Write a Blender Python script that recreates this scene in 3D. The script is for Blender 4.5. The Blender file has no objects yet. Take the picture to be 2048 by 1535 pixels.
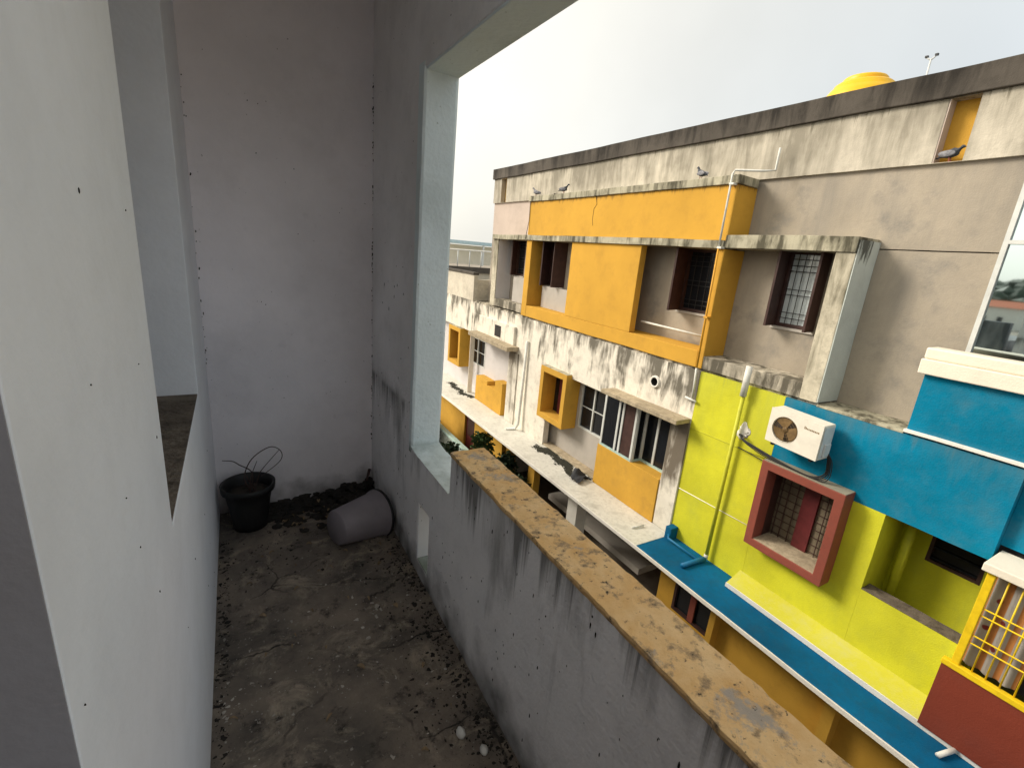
import bpy, bmesh, math, random
from mathutils import Vector, Matrix, noise

S = bpy.context.scene
COL = S.collection
rnd = random.Random(7)

# ------------------------------------------------------------------ camera
F_PX, CX, CY = 943.77, 1024.0, 767.5
yaw, pitch, roll = (math.radians(v) for v in (30.969, -15.526, 5.010))
CAM = Vector((0, 0, 1.6))
vF = Vector((math.sin(yaw) * math.cos(pitch), math.cos(yaw) * math.cos(pitch), math.sin(pitch)))
_r = Vector((math.cos(yaw), -math.sin(yaw), 0)); _u = _r.cross(vF)
vR = _r * math.cos(roll) + _u * math.sin(roll)
vU = -_r * math.sin(roll) + _u * math.cos(roll)
cam = bpy.data.cameras.new('camera')
cam.sensor_width = 36; cam.lens = F_PX / 2048 * 36
cam.clip_start = 0.02; cam.clip_end = 5000
camo = bpy.data.objects.new('camera', cam); COL.objects.link(camo)
m = Matrix((vR, vU, -vF)).transposed().to_4x4(); m.translation = CAM
camo.matrix_world = m
S.camera = camo

# ------------------------------------------------------------------ sky, sun, exposure
SUN_DIR = Vector((-0.60, 0.60, 0.53)).normalized()      # towards the sun
w = bpy.data.worlds.new('World'); S.world = w; w.use_nodes = True
nt = w.node_tree; nt.nodes.clear()
sky = nt.nodes.new('ShaderNodeTexSky'); sky.sky_type = 'NISHITA'; sky.sun_disc = False
sky.sun_elevation = math.asin(SUN_DIR.z); sky.sun_rotation = math.atan2(SUN_DIR.x, SUN_DIR.y)
sky.air_density = 1.0; sky.dust_density = 5.0; sky.ozone_density = 1.0
hs = nt.nodes.new('ShaderNodeHueSaturation'); hs.inputs['Saturation'].default_value = 0.30
tc = nt.nodes.new('ShaderNodeTexCoord')
nz = nt.nodes.new('ShaderNodeTexNoise'); nz.inputs['Scale'].default_value = 2.2; nz.inputs['Detail'].default_value = 5
mr = nt.nodes.new('ShaderNodeMapRange')
mr.inputs['From Min'].default_value = 0.3; mr.inputs['From Max'].default_value = 0.7
mr.inputs['To Min'].default_value = 0.92; mr.inputs['To Max'].default_value = 1.06
mul = nt.nodes.new('ShaderNodeMixRGB'); mul.blend_type = 'MULTIPLY'; mul.inputs['Fac'].default_value = 1
mix = nt.nodes.new('ShaderNodeMixRGB'); mix.inputs['Fac'].default_value = 0.80
dotn = nt.nodes.new('ShaderNodeVectorMath'); dotn.operation = 'DOT_PRODUCT'; dotn.inputs[1].default_value = SUN_DIR
nrm = nt.nodes.new('ShaderNodeVectorMath'); nrm.operation = 'NORMALIZE'
half = nt.nodes.new('ShaderNodeMath'); half.operation = 'MULTIPLY_ADD'; half.inputs[1].default_value = .5; half.inputs[2].default_value = .5
sqr = nt.nodes.new('ShaderNodeMath'); sqr.operation = 'POWER'; sqr.inputs[1].default_value = 2
veil = nt.nodes.new('ShaderNodeMixRGB'); veil.inputs['Color1'].default_value = (2.65, 3.12, 3.55, 1); veil.inputs['Color2'].default_value = (8.2, 7.3, 5.7, 1)
nt.links.new(tc.outputs['Generated'], nrm.inputs[0]); nt.links.new(nrm.outputs[0], dotn.inputs[0]); nt.links.new(dotn.outputs['Value'], half.inputs[0])
nt.links.new(half.outputs[0], sqr.inputs[0]); nt.links.new(sqr.outputs[0], veil.inputs['Fac']); nt.links.new(veil.outputs[0], mix.inputs['Color2'])
bg = nt.nodes.new('ShaderNodeBackground'); bg.inputs['Strength'].default_value = 0.115
wo = nt.nodes.new('ShaderNodeOutputWorld')
L = nt.links.new
L(sky.outputs[0], hs.inputs['Color']); L(hs.outputs[0], mix.inputs['Color1'])
L(tc.outputs['Generated'], nz.inputs['Vector']); L(nz.outputs['Fac'], mr.inputs['Value'])
L(mix.outputs[0], mul.inputs['Color1']); L(mr.outputs[0], mul.inputs['Color2'])
L(mul.outputs[0], bg.inputs['Color']); L(bg.outputs[0], wo.inputs['Surface'])

sl = bpy.data.lights.new('sun', 'SUN'); sl.energy = 1.65; sl.angle = math.radians(18); sl.color = (1, 0.90, 0.76)
so = bpy.data.objects.new('sun', sl); COL.objects.link(so)
so.rotation_euler = SUN_DIR.to_track_quat('Z', 'Y').to_euler(); so.location = (0, 0, 30)

S.view_settings.view_transform = 'Standard'; S.view_settings.look = 'None'
S.view_settings.exposure = 0.95; S.view_settings.gamma = 1.0; S.view_settings.use_curve_mapping = False
cy = S.cycles
cy.use_denoising = True; cy.max_bounces = 10; cy.diffuse_bounces = 7; cy.glossy_bounces = 4
cy.transmission_bounces = 4; cy.caustics_reflective = False; cy.caustics_refractive = False
cy.sample_clamp_indirect = 6

# ------------------------------------------------------------------ materials
class NT:
    def __init__(s, name):
        s.m = bpy.data.materials.new(name); s.m.use_nodes = True
        s.t = s.m.node_tree; s.b = s.t.nodes['Principled BSDF']
    def n(s, typ, **kw):
        o = s.t.nodes.new('ShaderNode' + typ)
        for k, v in kw.items():
            if k in o.inputs: o.inputs[k].default_value = v
            else: setattr(o, k, v)
        return o
    def l(s, a, b): s.t.links.new(a, b)

def c4(c): return (c[0], c[1], c[2], 1)

def paint(name, col, dirt=(.055, .05, .042), streak=0.0, blotch=0.15, ztop=None, zlen=1.0, zbot=None, zblen=.3,
          rough=.85, bump=.25, sc=1.0, var=.12, thr=(.45, .7), spec=.25, specks=0.0, bscale=60, grime=0.0, patch=.10, drip=None):
    """Plaster / paint with rain streaks below ztop, damp rising above zbot, blotches and specks."""
    k = NT(name); tc = k.n('TexCoord')
    # low frequency tone variation
    n0 = k.n('TexNoise', Scale=1.1 * sc, Detail=6.0, Roughness=.6); k.l(tc.outputs['Object'], n0.inputs['Vector'])
    r0 = k.n('MapRange'); r0.inputs['From Min'].default_value = .3; r0.inputs['From Max'].default_value = .7
    r0.inputs['To Min'].default_value = 1 - var; r0.inputs['To Max'].default_value = 1 + var * .5
    k.l(n0.outputs['Fac'], r0.inputs['Value'])
    v = k.n('MixRGB', blend_type='MULTIPLY', Fac=1.0, Color1=c4(col)); k.l(r0.outputs[0], v.inputs['Color2'])
    # blotches
    n1 = k.n('TexNoise', Scale=2.6 * sc, Detail=9.0, Roughness=.68); k.l(tc.outputs['Object'], n1.inputs['Vector'])
    r1 = k.n('MapRange'); r1.inputs['From Min'].default_value = .5; r1.inputs['From Max'].default_value = .75
    r1.inputs['To Max'].default_value = blotch; k.l(n1.outputs['Fac'], r1.inputs['Value'])
    fac = r1.outputs[0]
    sep = k.n('SeparateXYZ'); k.l(tc.outputs['Object'], sep.inputs[0])
    if streak:
        mp = k.n('Mapping'); mp.inputs['Scale'].default_value = (4.2 * sc, 4.2 * sc, .75 * sc)
        k.l(tc.outputs['Object'], mp.inputs['Vector'])
        n2 = k.n('TexNoise', Scale=1.0, Detail=9.0, Roughness=.66, Distortion=.35); k.l(mp.outputs[0], n2.inputs['Vector'])
        n2b = k.n('TexNoise', Scale=.9 * sc, Detail=4.0, Roughness=.6); k.l(tc.outputs['Object'], n2b.inputs['Vector'])
        pm = k.n('MapRange'); pm.inputs['From Min'].default_value = .32; pm.inputs['From Max'].default_value = .68
        pm.inputs['To Min'].default_value = -patch; pm.inputs['To Max'].default_value = patch; k.l(n2b.outputs['Fac'], pm.inputs['Value'])
        pa = k.n('Math', operation='ADD'); k.l(n2.outputs['Fac'], pa.inputs[0]); k.l(pm.outputs[0], pa.inputs[1])
        a = pa.outputs[0]
        if ztop is not None:
            # the nearer to the wet edge above, the lower the threshold
            rz = k.n('MapRange'); rz.inputs['From Min'].default_value = ztop - zlen; rz.inputs['From Max'].default_value = ztop
            rz.inputs['To Min'].default_value = -.22; rz.inputs['To Max'].default_value = .17
            k.l(sep.outputs['Z'], rz.inputs['Value'])
            ad = k.n('Math', operation='ADD'); k.l(a, ad.inputs[0]); k.l(rz.outputs[0], ad.inputs[1]); a = ad.outputs[0]
        r2 = k.n('MapRange'); r2.inputs['From Min'].default_value = thr[0]; r2.inputs['From Max'].default_value = thr[1]
        r2.inputs['To Max'].default_value = streak; k.l(a, r2.inputs['Value'])
        if ztop is not None:
            rc = k.n('MapRange'); rc.inputs['From Min'].default_value = ztop + .02; rc.inputs['From Max'].default_value = ztop + .10
            rc.inputs['To Min'].default_value = 1; rc.inputs['To Max'].default_value = 0; k.l(sep.outputs['Z'], rc.inputs['Value'])
            mm_ = k.n('Math', operation='MULTIPLY'); k.l(r2.outputs[0], mm_.inputs[0]); k.l(rc.outputs[0], mm_.inputs[1]); r2 = mm_
        mx = k.n('Math', operation='MAXIMUM'); k.l(fac, mx.inputs[0]); k.l(r2.outputs[0], mx.inputs[1]); fac = mx.outputs[0]
    if drip:
        amt, dl = drip
        mp2 = k.n('Mapping'); mp2.inputs['Scale'].default_value = (9.0, 9.0, .12); k.l(tc.outputs['Object'], mp2.inputs['Vector'])
        nd = k.n('TexNoise', Scale=1.0, Detail=6.0, Roughness=.75); k.l(mp2.outputs[0], nd.inputs['Vector'])
        nl = k.n('MapRange'); nl.inputs['From Min'].default_value = .42; nl.inputs['From Max'].default_value = .78
        nl.inputs['To Min'].default_value = 0; nl.inputs['To Max'].default_value = dl; k.l(nd.outputs['Fac'], nl.inputs['Value'])
        zz = k.n('Math', operation='SUBTRACT'); zz.inputs[0].default_value = ztop; k.l(sep.outputs['Z'], zz.inputs[1])
        df = k.n('Math', operation='SUBTRACT'); k.l(nl.outputs[0], df.inputs[0]); k.l(zz.outputs[0], df.inputs[1])
        rd = k.n('MapRange'); rd.inputs['From Min'].default_value = 0; rd.inputs['From Max'].default_value = dl * .35
        rd.inputs['To Max'].default_value = amt; k.l(df.outputs[0], rd.inputs['Value'])
        rk = k.n('MapRange'); rk.inputs['From Min'].default_value = ztop + .01; rk.inputs['From Max'].default_value = ztop + .05
        rk.inputs['To Min'].default_value = 1; rk.inputs['To Max'].default_value = 0; k.l(sep.outputs['Z'], rk.inputs['Value'])
        md_ = k.n('Math', operation='MULTIPLY'); k.l(rd.outputs[0], md_.inputs[0]); k.l(rk.outputs[0], md_.inputs[1])
        mx = k.n('Math', operation='MAXIMUM'); k.l(fac, mx.inputs[0]); k.l(md_.outputs[0], mx.inputs[1]); fac = mx.outputs[0]
    if zbot is not None:
        n3 = k.n('TexNoise', Scale=7.0, Detail=6.0); k.l(tc.outputs['Object'], n3.inputs['Vector'])
        rb = k.n('MapRange'); rb.inputs['From Min'].default_value = zbot; rb.inputs['From Max'].default_value = zbot + zblen
        rb.inputs['To Min'].default_value = .36; rb.inputs['To Max'].default_value = -.25; k.l(sep.outputs['Z'], rb.inputs['Value'])
        ad = k.n('Math', operation='ADD'); k.l(n3.outputs['Fac'], ad.inputs[0]); k.l(rb.outputs[0], ad.inputs[1])
        r3 = k.n('MapRange'); r3.inputs['From Min'].default_value = .42; r3.inputs['From Max'].default_value = .98
        r3.inputs['To Max'].default_value = .9; k.l(ad.outputs[0], r3.inputs['Value'])
        mx = k.n('Math', operation='MAXIMUM'); k.l(fac, mx.inputs[0]); k.l(r3.outputs[0], mx.inputs[1]); fac = mx.outputs[0]
    if specks:
        n4 = k.n('TexNoise', Scale=55.0, Detail=2.0); k.l(tc.outputs['Object'], n4.inputs['Vector'])
        r4 = k.n('MapRange'); r4.inputs['From Min'].default_value = .735; r4.inputs['From Max'].default_value = .755
        r4.inputs['To Max'].default_value = specks; k.l(n4.outputs['Fac'], r4.inputs['Value'])
        mx = k.n('Math', operation='MAXIMUM'); k.l(fac, mx.inputs[0]); k.l(r4.outputs[0], mx.inputs[1]); fac = mx.outputs[0]
    if grime:
        n5 = k.n('TexNoise', Scale=14.0, Detail=8.0, Roughness=.7); k.l(tc.outputs['Object'], n5.inputs['Vector'])
        r5 = k.n('MapRange'); r5.inputs['From Min'].default_value = .46; r5.inputs['From Max'].default_value = .66
        r5.inputs['To Max'].default_value = grime; k.l(n5.outputs['Fac'], r5.inputs['Value'])
        mx = k.n('Math', operation='MAXIMUM'); k.l(fac, mx.inputs[0]); k.l(r5.outputs[0], mx.inputs[1]); fac = mx.outputs[0]
    mixc = k.n('MixRGB', Color2=c4(dirt)); k.l(fac, mixc.inputs['Fac']); k.l(v.outputs[0], mixc.inputs['Color1'])
    k.l(mixc.outputs[0], k.b.inputs['Base Color'])
    k.b.inputs['Roughness'].default_value = rough; k.b.inputs['Specular IOR Level'].default_value = spec
    nb = k.n('TexNoise', Scale=float(bscale), Detail=5.0); k.l(tc.outputs['Object'], nb.inputs['Vector'])
    nb2 = k.n('TexNoise', Scale=5.0, Detail=4.0); k.l(tc.outputs['Object'], nb2.inputs['Vector'])
    ab = k.n('Math', operation='MULTIPLY_ADD'); ab.inputs[1].default_value = 2.2
    k.l(nb2.outputs['Fac'], ab.inputs[0]); k.l(nb.outputs['Fac'], ab.inputs[2])
    bp = k.n('Bump', Strength=bump, Distance=.012); k.l(ab.outputs[0], bp.inputs['Height']); k.l(bp.outputs[0], k.b.inputs['Normal'])
    return k.m

def plain(name, col, rough=.6, metal=0.0, spec=.4, var=.15, scale=8.0, bump=0.0):
    k = NT(name); tc = k.n('TexCoord')
    n0 = k.n('TexNoise', Scale=scale, Detail=6.0, Roughness=.65); k.l(tc.outputs['Object'], n0.inputs['Vector'])
    r0 = k.n('MapRange'); r0.inputs['From Min'].default_value = .3; r0.inputs['From Max'].default_value = .7
    r0.inputs['To Min'].default_value = 1 - var; r0.inputs['To Max'].default_value = 1 + var
    k.l(n0.outputs['Fac'], r0.inputs['Value'])
    v = k.n('MixRGB', blend_type='MULTIPLY', Fac=1.0, Color1=c4(col)); k.l(r0.outputs[0], v.inputs['Color2'])
    k.l(v.outputs[0], k.b.inputs['Base Color'])
    k.b.inputs['Roughness'].default_value = rough; k.b.inputs['Metallic'].default_value = metal
    k.b.inputs['Specular IOR Level'].default_value = spec
    if bump:
        bp = k.n('Bump', Strength=bump, Distance=.01); k.l(n0.outputs['Fac'], bp.inputs['Height']); k.l(bp.outputs[0], k.b.inputs['Normal'])
    return k.m

def glass(name, col=(.02, .025, .03), rough=.06, spec=.8):
    k = NT(name); k.b.inputs['Base Color'].default_value = c4(col)
    k.b.inputs['Roughness'].default_value = rough; k.b.inputs['Specular IOR Level'].default_value = spec
    tc = k.n('TexCoord'); nb = k.n('TexNoise', Scale=1.6, Detail=2.0); k.l(tc.outputs['Object'], nb.inputs['Vector'])
    bp = k.n('Bump', Strength=.03, Distance=.02); k.l(nb.outputs['Fac'], bp.inputs['Height']); k.l(bp.outputs[0], k.b.inputs['Normal'])
    return k.m

ORANGE = (.62, .345, .047); LIME = (.66, .65, .032); BLUE = (.002, .20, .345)
M = {}
# our balcony
M['bal'] = paint('white_limewash', (.80, .785, .785), dirt=(.13, .11, .095), blotch=.10, specks=.75, var=.10, bump=.22, zbot=0.0, zblen=.16)
M['balout'] = paint('white_limewash_mouldy', (.80, .785, .785), dirt=(.05, .048, .04), streak=.72, ztop=.80, zlen=.75, zbot=0.0, zblen=.28,
                    blotch=.16, specks=.85, var=.14, thr=(.56, .84), bump=.3, sc=1.6, drip=(.75, .38))
M['jamb'] = paint('mint_limewash', (.72, .80, .81), dirt=(.16, .19, .14), blotch=.22, specks=.5, var=.10, bump=.35, zbot=.60, zblen=.07)
M['end'] = paint('end_wall_limewash', (.84, .80, .815), dirt=(.09, .075, .065), blotch=.12, specks=.6, var=.16, bump=.25, zbot=0.0, zblen=.22)
M['pier'] = paint('pier_limewash', (.84, .855, .89), dirt=(.25, .23, .21), blotch=.12, grime=.05, var=.09, bump=.10)
def coping_mat():
    k = NT('ochre_cement'); tc = k.n('TexCoord')
    def nz(scale, det, a, b, rough=.65):
        n_ = k.n('TexNoise', Scale=scale, Detail=det, Roughness=rough); k.l(tc.outputs['Object'], n_.inputs['Vector'])
        r_ = k.n('MapRange'); r_.inputs['From Min'].default_value = a; r_.inputs['From Max'].default_value = b; k.l(n_.outputs['Fac'], r_.inputs['Value'])
        return r_.outputs[0]
    def mx(f, c1, c2):
        m_ = k.n('MixRGB'); k.l(f, m_.inputs['Fac'])
        for c, nm in ((c1, 'Color1'), (c2, 'Color2')):
            if isinstance(c, tuple): m_.inputs[nm].default_value = c4(c)
            else: k.l(c, m_.inputs[nm])
        return m_.outputs[0]
    c = mx(nz(9, 8, .35, .65), (.72, .505, .265), (.62, .375, .15))
    c = mx(nz(30, 6, .52, .64), c, (.30, .21, .12))            # pits and dirt
    c = mx(nz(4.6, 10, .585, .65, .76), c, (.36, .31, .255))      # bare grey cement
    c = mx(nz(60, 4, .63, .70), c, (.05, .04, .03))          # dark specks
    c = mx(nz(17, 4, .70, .76), c, (.72, .70, .66))            # droppings, lime
    k.l(c, k.b.inputs['Base Color']); k.b.inputs['Roughness'].default_value = .92; k.b.inputs['Specular IOR Level'].default_value = .2
    nb = k.n('TexNoise', Scale=48.0, Detail=8.0, Roughness=.7); k.l(tc.outputs['Object'], nb.inputs['Vector'])
    bp = k.n('Bump', Strength=.75, Distance=.008); k.l(nb.outputs['Fac'], bp.inputs['Height']); k.l(bp.outputs[0], k.b.inputs['Normal'])
    return k.m
M['coping'] = coping_mat()
M['sill'] = paint('dirty_sill', (.19, .155, .12), dirt=(.05, .04, .03), blotch=.8, grime=.7, var=.3, bump=1.0, sc=3)
def floor_mat():
    k = NT('dirty_concrete'); tc = k.n('TexCoord')
    def nz(scale, det, a, b, rough=.65, dist=0.0):
        n_ = k.n('TexNoise', Scale=scale, Detail=det, Roughness=rough, Distortion=dist); k.l(tc.outputs['Object'], n_.inputs['Vector'])
        r_ = k.n('MapRange'); r_.inputs['From Min'].default_value = a; r_.inputs['From Max'].default_value = b; k.l(n_.outputs['Fac'], r_.inputs['Value'])
        return r_.outputs[0]
    def mx(f, c1, c2):
        m_ = k.n('MixRGB'); k.l(f, m_.inputs['Fac'])
        for c, nm in ((c1, 'Color1'), (c2, 'Color2')):
            if isinstance(c, tuple): m_.inputs[nm].default_value = c4(c)
            else: k.l(c, m_.inputs[nm])
        return m_.outputs[0]
    c = mx(nz(3.1, 8, .36, .62), (.085, .074, .064), (.215, .175, .14))
    c = mx(nz(5.5, 10, .52, .66, .72, .6), c, (.33, .275, .21))     # worn pale patches
    c = mx(nz(11, 8, .55, .68, .7), c, (.035, .031, .028))          # soot and moss
    c = mx(nz(46, 4, .62, .72), c, (.30, .27, .23))
    c = mx(nz(70, 3, .66, .74), c, (.02, .018, .016))
    vo = k.n('TexVoronoi', Scale=2.6, feature='DISTANCE_TO_EDGE'); 
    wn = k.n('TexNoise', Scale=6.0, Detail=4.0); k.l(tc.outputs['Object'], wn.inputs['Vector'])
    ms = k.n('MixRGB', Fac=.12); k.l(tc.outputs['Object'], ms.inputs['Color1']); k.l(wn.outputs['Color'], ms.inputs['Color2']); k.l(ms.outputs[0], vo.inputs['Vector'])
    rv = k.n('MapRange'); rv.inputs['From Min'].default_value = .012; rv.inputs['From Max'].default_value = .004; k.l(vo.outputs['Distance'], rv.inputs['Value'])
    mk = k.n('Math', operation='MULTIPLY'); k.l(rv.outputs[0], mk.inputs[0]); k.l(nz(2.2, 3, .45, .6), mk.inputs[1])
    c = mx(mk.outputs[0], c, (.018, .016, .015))                     # cracks
    k.l(c, k.b.inputs['Base Color']); k.b.inputs['Roughness'].default_value = .9; k.b.inputs['Specular IOR Level'].default_value = .25
    nb = k.n('TexNoise', Scale=30.0, Detail=9.0, Roughness=.7); k.l(tc.outputs['Object'], nb.inputs['Vector'])
    bp = k.n('Bump', Strength=.9, Distance=.012); k.l(nb.outputs['Fac'], bp.inputs['Height']); k.l(bp.outputs[0], k.b.inputs['Normal'])
    return k.m
M['floor'] = floor_mat()
M['cheek'] = paint('shade_grey_cheek', (.33, .32, .335), dirt=(.2, .18, .17), blotch=.3, var=.08, bump=.1)  # limewash greyed down so the colour holds the doorway's shade
M['ceil'] = paint('ceiling_limewash', (.8, .79, .78), var=.1)
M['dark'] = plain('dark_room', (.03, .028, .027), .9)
# opposite building
M['orangeb'] = paint('orange_paint_under_cap', ORANGE, dirt=(.20, .10, .03), ztop=2.86, drip=(.75, .22), blotch=.2, var=.1, bump=.15)
M['orange'] = paint('orange_paint', ORANGE, dirt=(.16, .08, .025), streak=.5, ztop=3.0, zlen=.55, thr=(.62, .85), blotch=.2, var=.1, bump=.15)
M['white'] = paint('stained_white', (.83, .78, .68), dirt=(.10, .09, .068), streak=.92, ztop=0.02, zlen=2.6, thr=(.58, .76), blotch=.5, var=.08, sc=1.0, patch=.17, grime=.14, drip=(.95, .75))
M['band'] = paint('stained_parapet', (.64, .59, .49), dirt=(.15, .135, .10), streak=.72, ztop=3.70, zlen=1.6, thr=(.40, .74), blotch=.6, var=.22, patch=.18, grime=.25, drip=(.85, .55))
M['cap'] = paint('black_parapet_cap', (.095, .083, .07), dirt=(.022, .019, .016), streak=.97, ztop=4.25, zlen=.9, thr=(.40, .64), blotch=.7, var=.3)
M['grey'] = paint('grey_plaster', (.40, .35, .28), dirt=(.17, .17, .165), streak=.45, ztop=3.0, zlen=4.5, thr=(.46, .76), blotch=.85, grime=.15, var=.18, sc=.7, patch=.16)
M['pink'] = paint('pink_grey_paint', (.55, .46, .40), dirt=(.3, .25, .21), blotch=.3, var=.08)
M['recess'] = paint('recess_grey_paint', (.46, .43, .39), dirt=(.2, .19, .17), blotch=.25, var=.1)
M['recessw'] = paint('recess_white_paint', (.62, .60, .60), dirt=(.3, .28, .26), blotch=.2, var=.08)
M['ledge'] = paint('mossy_ledge', (.47, .44, .33), dirt=(.055, .05, .032), streak=.9, thr=(.44, .64), blotch=.8, var=.25, sc=1.6)
M['frame'] = paint('stained_frame', (.62, .57, .45), dirt=(.10, .09, .055), streak=.9, ztop=2.3, zlen=2.4, thr=(.42, .68), blotch=.6, grime=.4, var=.2, sc=1.3, drip=(.85, 1.3))
M['framew'] = paint('pale_green_side', (.55, .60, .57), dirt=(.06, .06, .05), streak=.9, ztop=2.2, zlen=1.2, thr=(.62, .7), blotch=.15, var=.1, sc=1.6)
M['sillbar'] = paint('blackened_sill', (.58, .53, .43), dirt=(.065, .058, .042), blotch=.97, streak=.9, thr=(.40, .56), var=.2, sc=1.0, grime=.5)
M['lime'] = paint('lime_paint', LIME, dirt=(.36, .40, .07), blotch=.42, streak=.5, ztop=-.03, zlen=3, thr=(.52, .9), var=.22, bump=.3, drip=(.5, .6), sc=.8, grime=.12)
M['limeb'] = paint('faded_lime_paint', (.60, .57, .05), dirt=(.55, .54, .25), blotch=.75, grime=.25, var=.08, bump=.3)
M['blue'] = paint('blue_paint', BLUE, dirt=(.10, .20, .24), streak=.5, ztop=0.0, zlen=.55, thr=(.46, .74), blotch=.4, var=.3, bump=.35, spec=.1, grime=.10, drip=(.55, .4))
M['blues'] = paint('blue_slab_paint', (.003, .125, .28), dirt=(.02, .07, .12), blotch=.6, var=.35, grime=.3, bump=.3, spec=.1)
M['cream'] = paint('cream_paint', (.82, .76, .64), dirt=(.4, .36, .29), blotch=.2, var=.06)
M['slabw'] = paint('white_slab', (.70, .69, .63), dirt=(.22, .21, .17), blotch=.55, grime=.32, var=.12)
M['trim'] = paint('white_trim', (.82, .80, .74), dirt=(.4, .37, .32), blotch=.3, var=.06)
M['red'] = paint('red_oxide', (.26, .070, .048), dirt=(.10, .055, .045), grime=.2, blotch=.5, var=.15, bump=.15, rough=.6)
M['redtop'] = paint('red_oxide_dusty', (.32, .29, .22), dirt=(.12, .15, .15), blotch=.7, var=.2)
M['panel'] = paint('brown_red_panel', (.21, .043, .024), dirt=(.15, .05, .04), blotch=.3, var=.1, rough=.55)
M['yellow'] = paint('yellow_ochre_paint', (.60, .34, .05), dirt=(.2, .11, .03), blotch=.25, var=.12)
M['yellowpost'] = plain('yellow_enamel', (.80, .56, .015), .4)
M['yelpanel'] = paint('yellow_panel', (.62, .35, .05), dirt=(.26, .15, .05), blotch=.4, var=.14, grime=.1)
M['hood'] = paint('sooty_hood', (.46, .385, .27), dirt=(.09, .072, .048), blotch=.95, grime=.5, streak=.5, thr=(.45, .7), var=.25, sc=1.4)
M['pillar'] = paint('sooty_pillar', (.74, .70, .61), dirt=(.14, .115, .085), streak=.95, ztop=-.9, zlen=2.0, thr=(.38, .6), blotch=.5, var=.15, sc=1.2, drip=(.95, 1.6))
M['brown'] = plain('dark_brown_wood', (.055, .026, .022), .55, var=.3)
M['maroon'] = plain('maroon_wood', (.12, .02, .022), .5, var=.25)
M['alu'] = plain('white_aluminium', (.62, .64, .62), .4, var=.1)
M['teal'] = plain('pale_teal_trim', (.42, .58, .54), .5)
M['bars'] = plain('black_iron', (.02, .022, .024), .5)
M['pane'] = glass('dark_pane', (.012, .014, .018), .15, .35)
M['skypane'] = glass('sky_reflection_pane', (.72, .80, .82), .12, 1.0)  # pale base colour paints in the sky reflected by the glass
M['pipew'] = plain('white_pvc', (.68, .68, .63), .5, var=.18)
M['pipel'] = plain('lime_painted_pipe', (.52, .52, .03), .55, var=.15)
M['pipeo'] = plain('orange_painted_pipe', (.66, .33, .03), .55, var=.2)
M['pipeb'] = plain('blue_painted_pipe', (.004, .15, .33), .5)
M['black'] = plain('black_rubber', (.012, .012, .013), .6)
M['acw'] = plain('ivory_enamel', (.80, .76, .66), .45, var=.08)
M['acs'] = plain('ac_side_enamel', (.62, .64, .64), .5, var=.1)
M['acfan'] = plain('rusty_fan', (.20, .125, .05), .6, var=.3)
M['acdark'] = plain('ac_cavity', (.035, .025, .018), .8)
M['tank'] = plain('yellow_plastic', (.85, .48, .01), .4, var=.06)
M['pigeon'] = plain('slate_feathers', (.055, .062, .075), .7, var=.4, scale=30)
M['pigeonp'] = plain('pale_grey_feathers', (.20, .20, .22), .7, var=.5, scale=30)
M['pinkleg'] = plain('pink_leg', (.35, .10, .08), .6)
M['moss'] = plain('black_moss', (.03, .03, .02), .95, var=.6, scale=20, bump=1)
M['potb'] = plain('black_plastic', (.012, .012, .012), .5, var=.4)
M['bucket'] = plain('mauve_grey_plastic', (.21, .185, .20), .55, var=.12)
M['soil'] = plain('dry_soil', (.035, .027, .02), .95, var=.5, scale=40, bump=1)
M['twig'] = plain('dry_twig', (.055, .03, .026), .8)
M['stone'] = plain('white_stone', (.55, .54, .51), .8, var=.15)
M['grit'] = plain('grit', (.34, .31, .27), .9, var=.7, scale=3)
M['litter'] = plain('dark_litter', (.018, .015, .012), .95, var=.7, scale=25)
M['dryleaf'] = plain('dry_leaf', (.20, .14, .08), .85, var=.6, scale=9)
M['leaf'] = plain('leaf_green', (.045, .085, .025), .6, var=.5, scale=3)
M['leafd'] = plain('leaf_dark', (.02, .04, .018), .6, var=.5, scale=3)
M['trunk'] = plain('bark', (.07, .05, .035), .9)
M['ground'] = paint('dusty_ground', (.33, .29, .24), dirt=(.09, .08, .06), blotch=.8, var=.2, sc=.2)
M['hill'] = paint('wooded_hill', (.035, .065, .05), dirt=(.06, .085, .04), blotch=.7, var=.4, sc=.02)
M['concrete'] = paint('grey_concrete_wall', (.30, .31, .32), dirt=(.07, .08, .09), streak=.9, ztop=1.1, zlen=1.6, thr=(.44, .66), blotch=.5, var=.2)
M['rooftile'] = plain('orange_roof_tile', (.45, .13, .06), .8)
M['bluesheet'] = plain('blue_roof_sheet', (.45, .60, .66), .5, var=.08)
M['rag'] = plain('charcoal_cloth', (.035, .037, .042), .9, var=.3, scale=20)
M['dim'] = paint('dusty_pane', (.20, .165, .115), dirt=(.08, .07, .05), blotch=.6, var=.3, sc=3, rough=.5)
M['mirror'] = None
k = NT('mirror_glass'); k.b.inputs['Base Color'].default_value = (.60, .72, .76, 1); k.b.inputs['Metallic'].default_value = 1
k.b.inputs['Roughness'].default_value = .025
M['mirror'] = k.m
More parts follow.
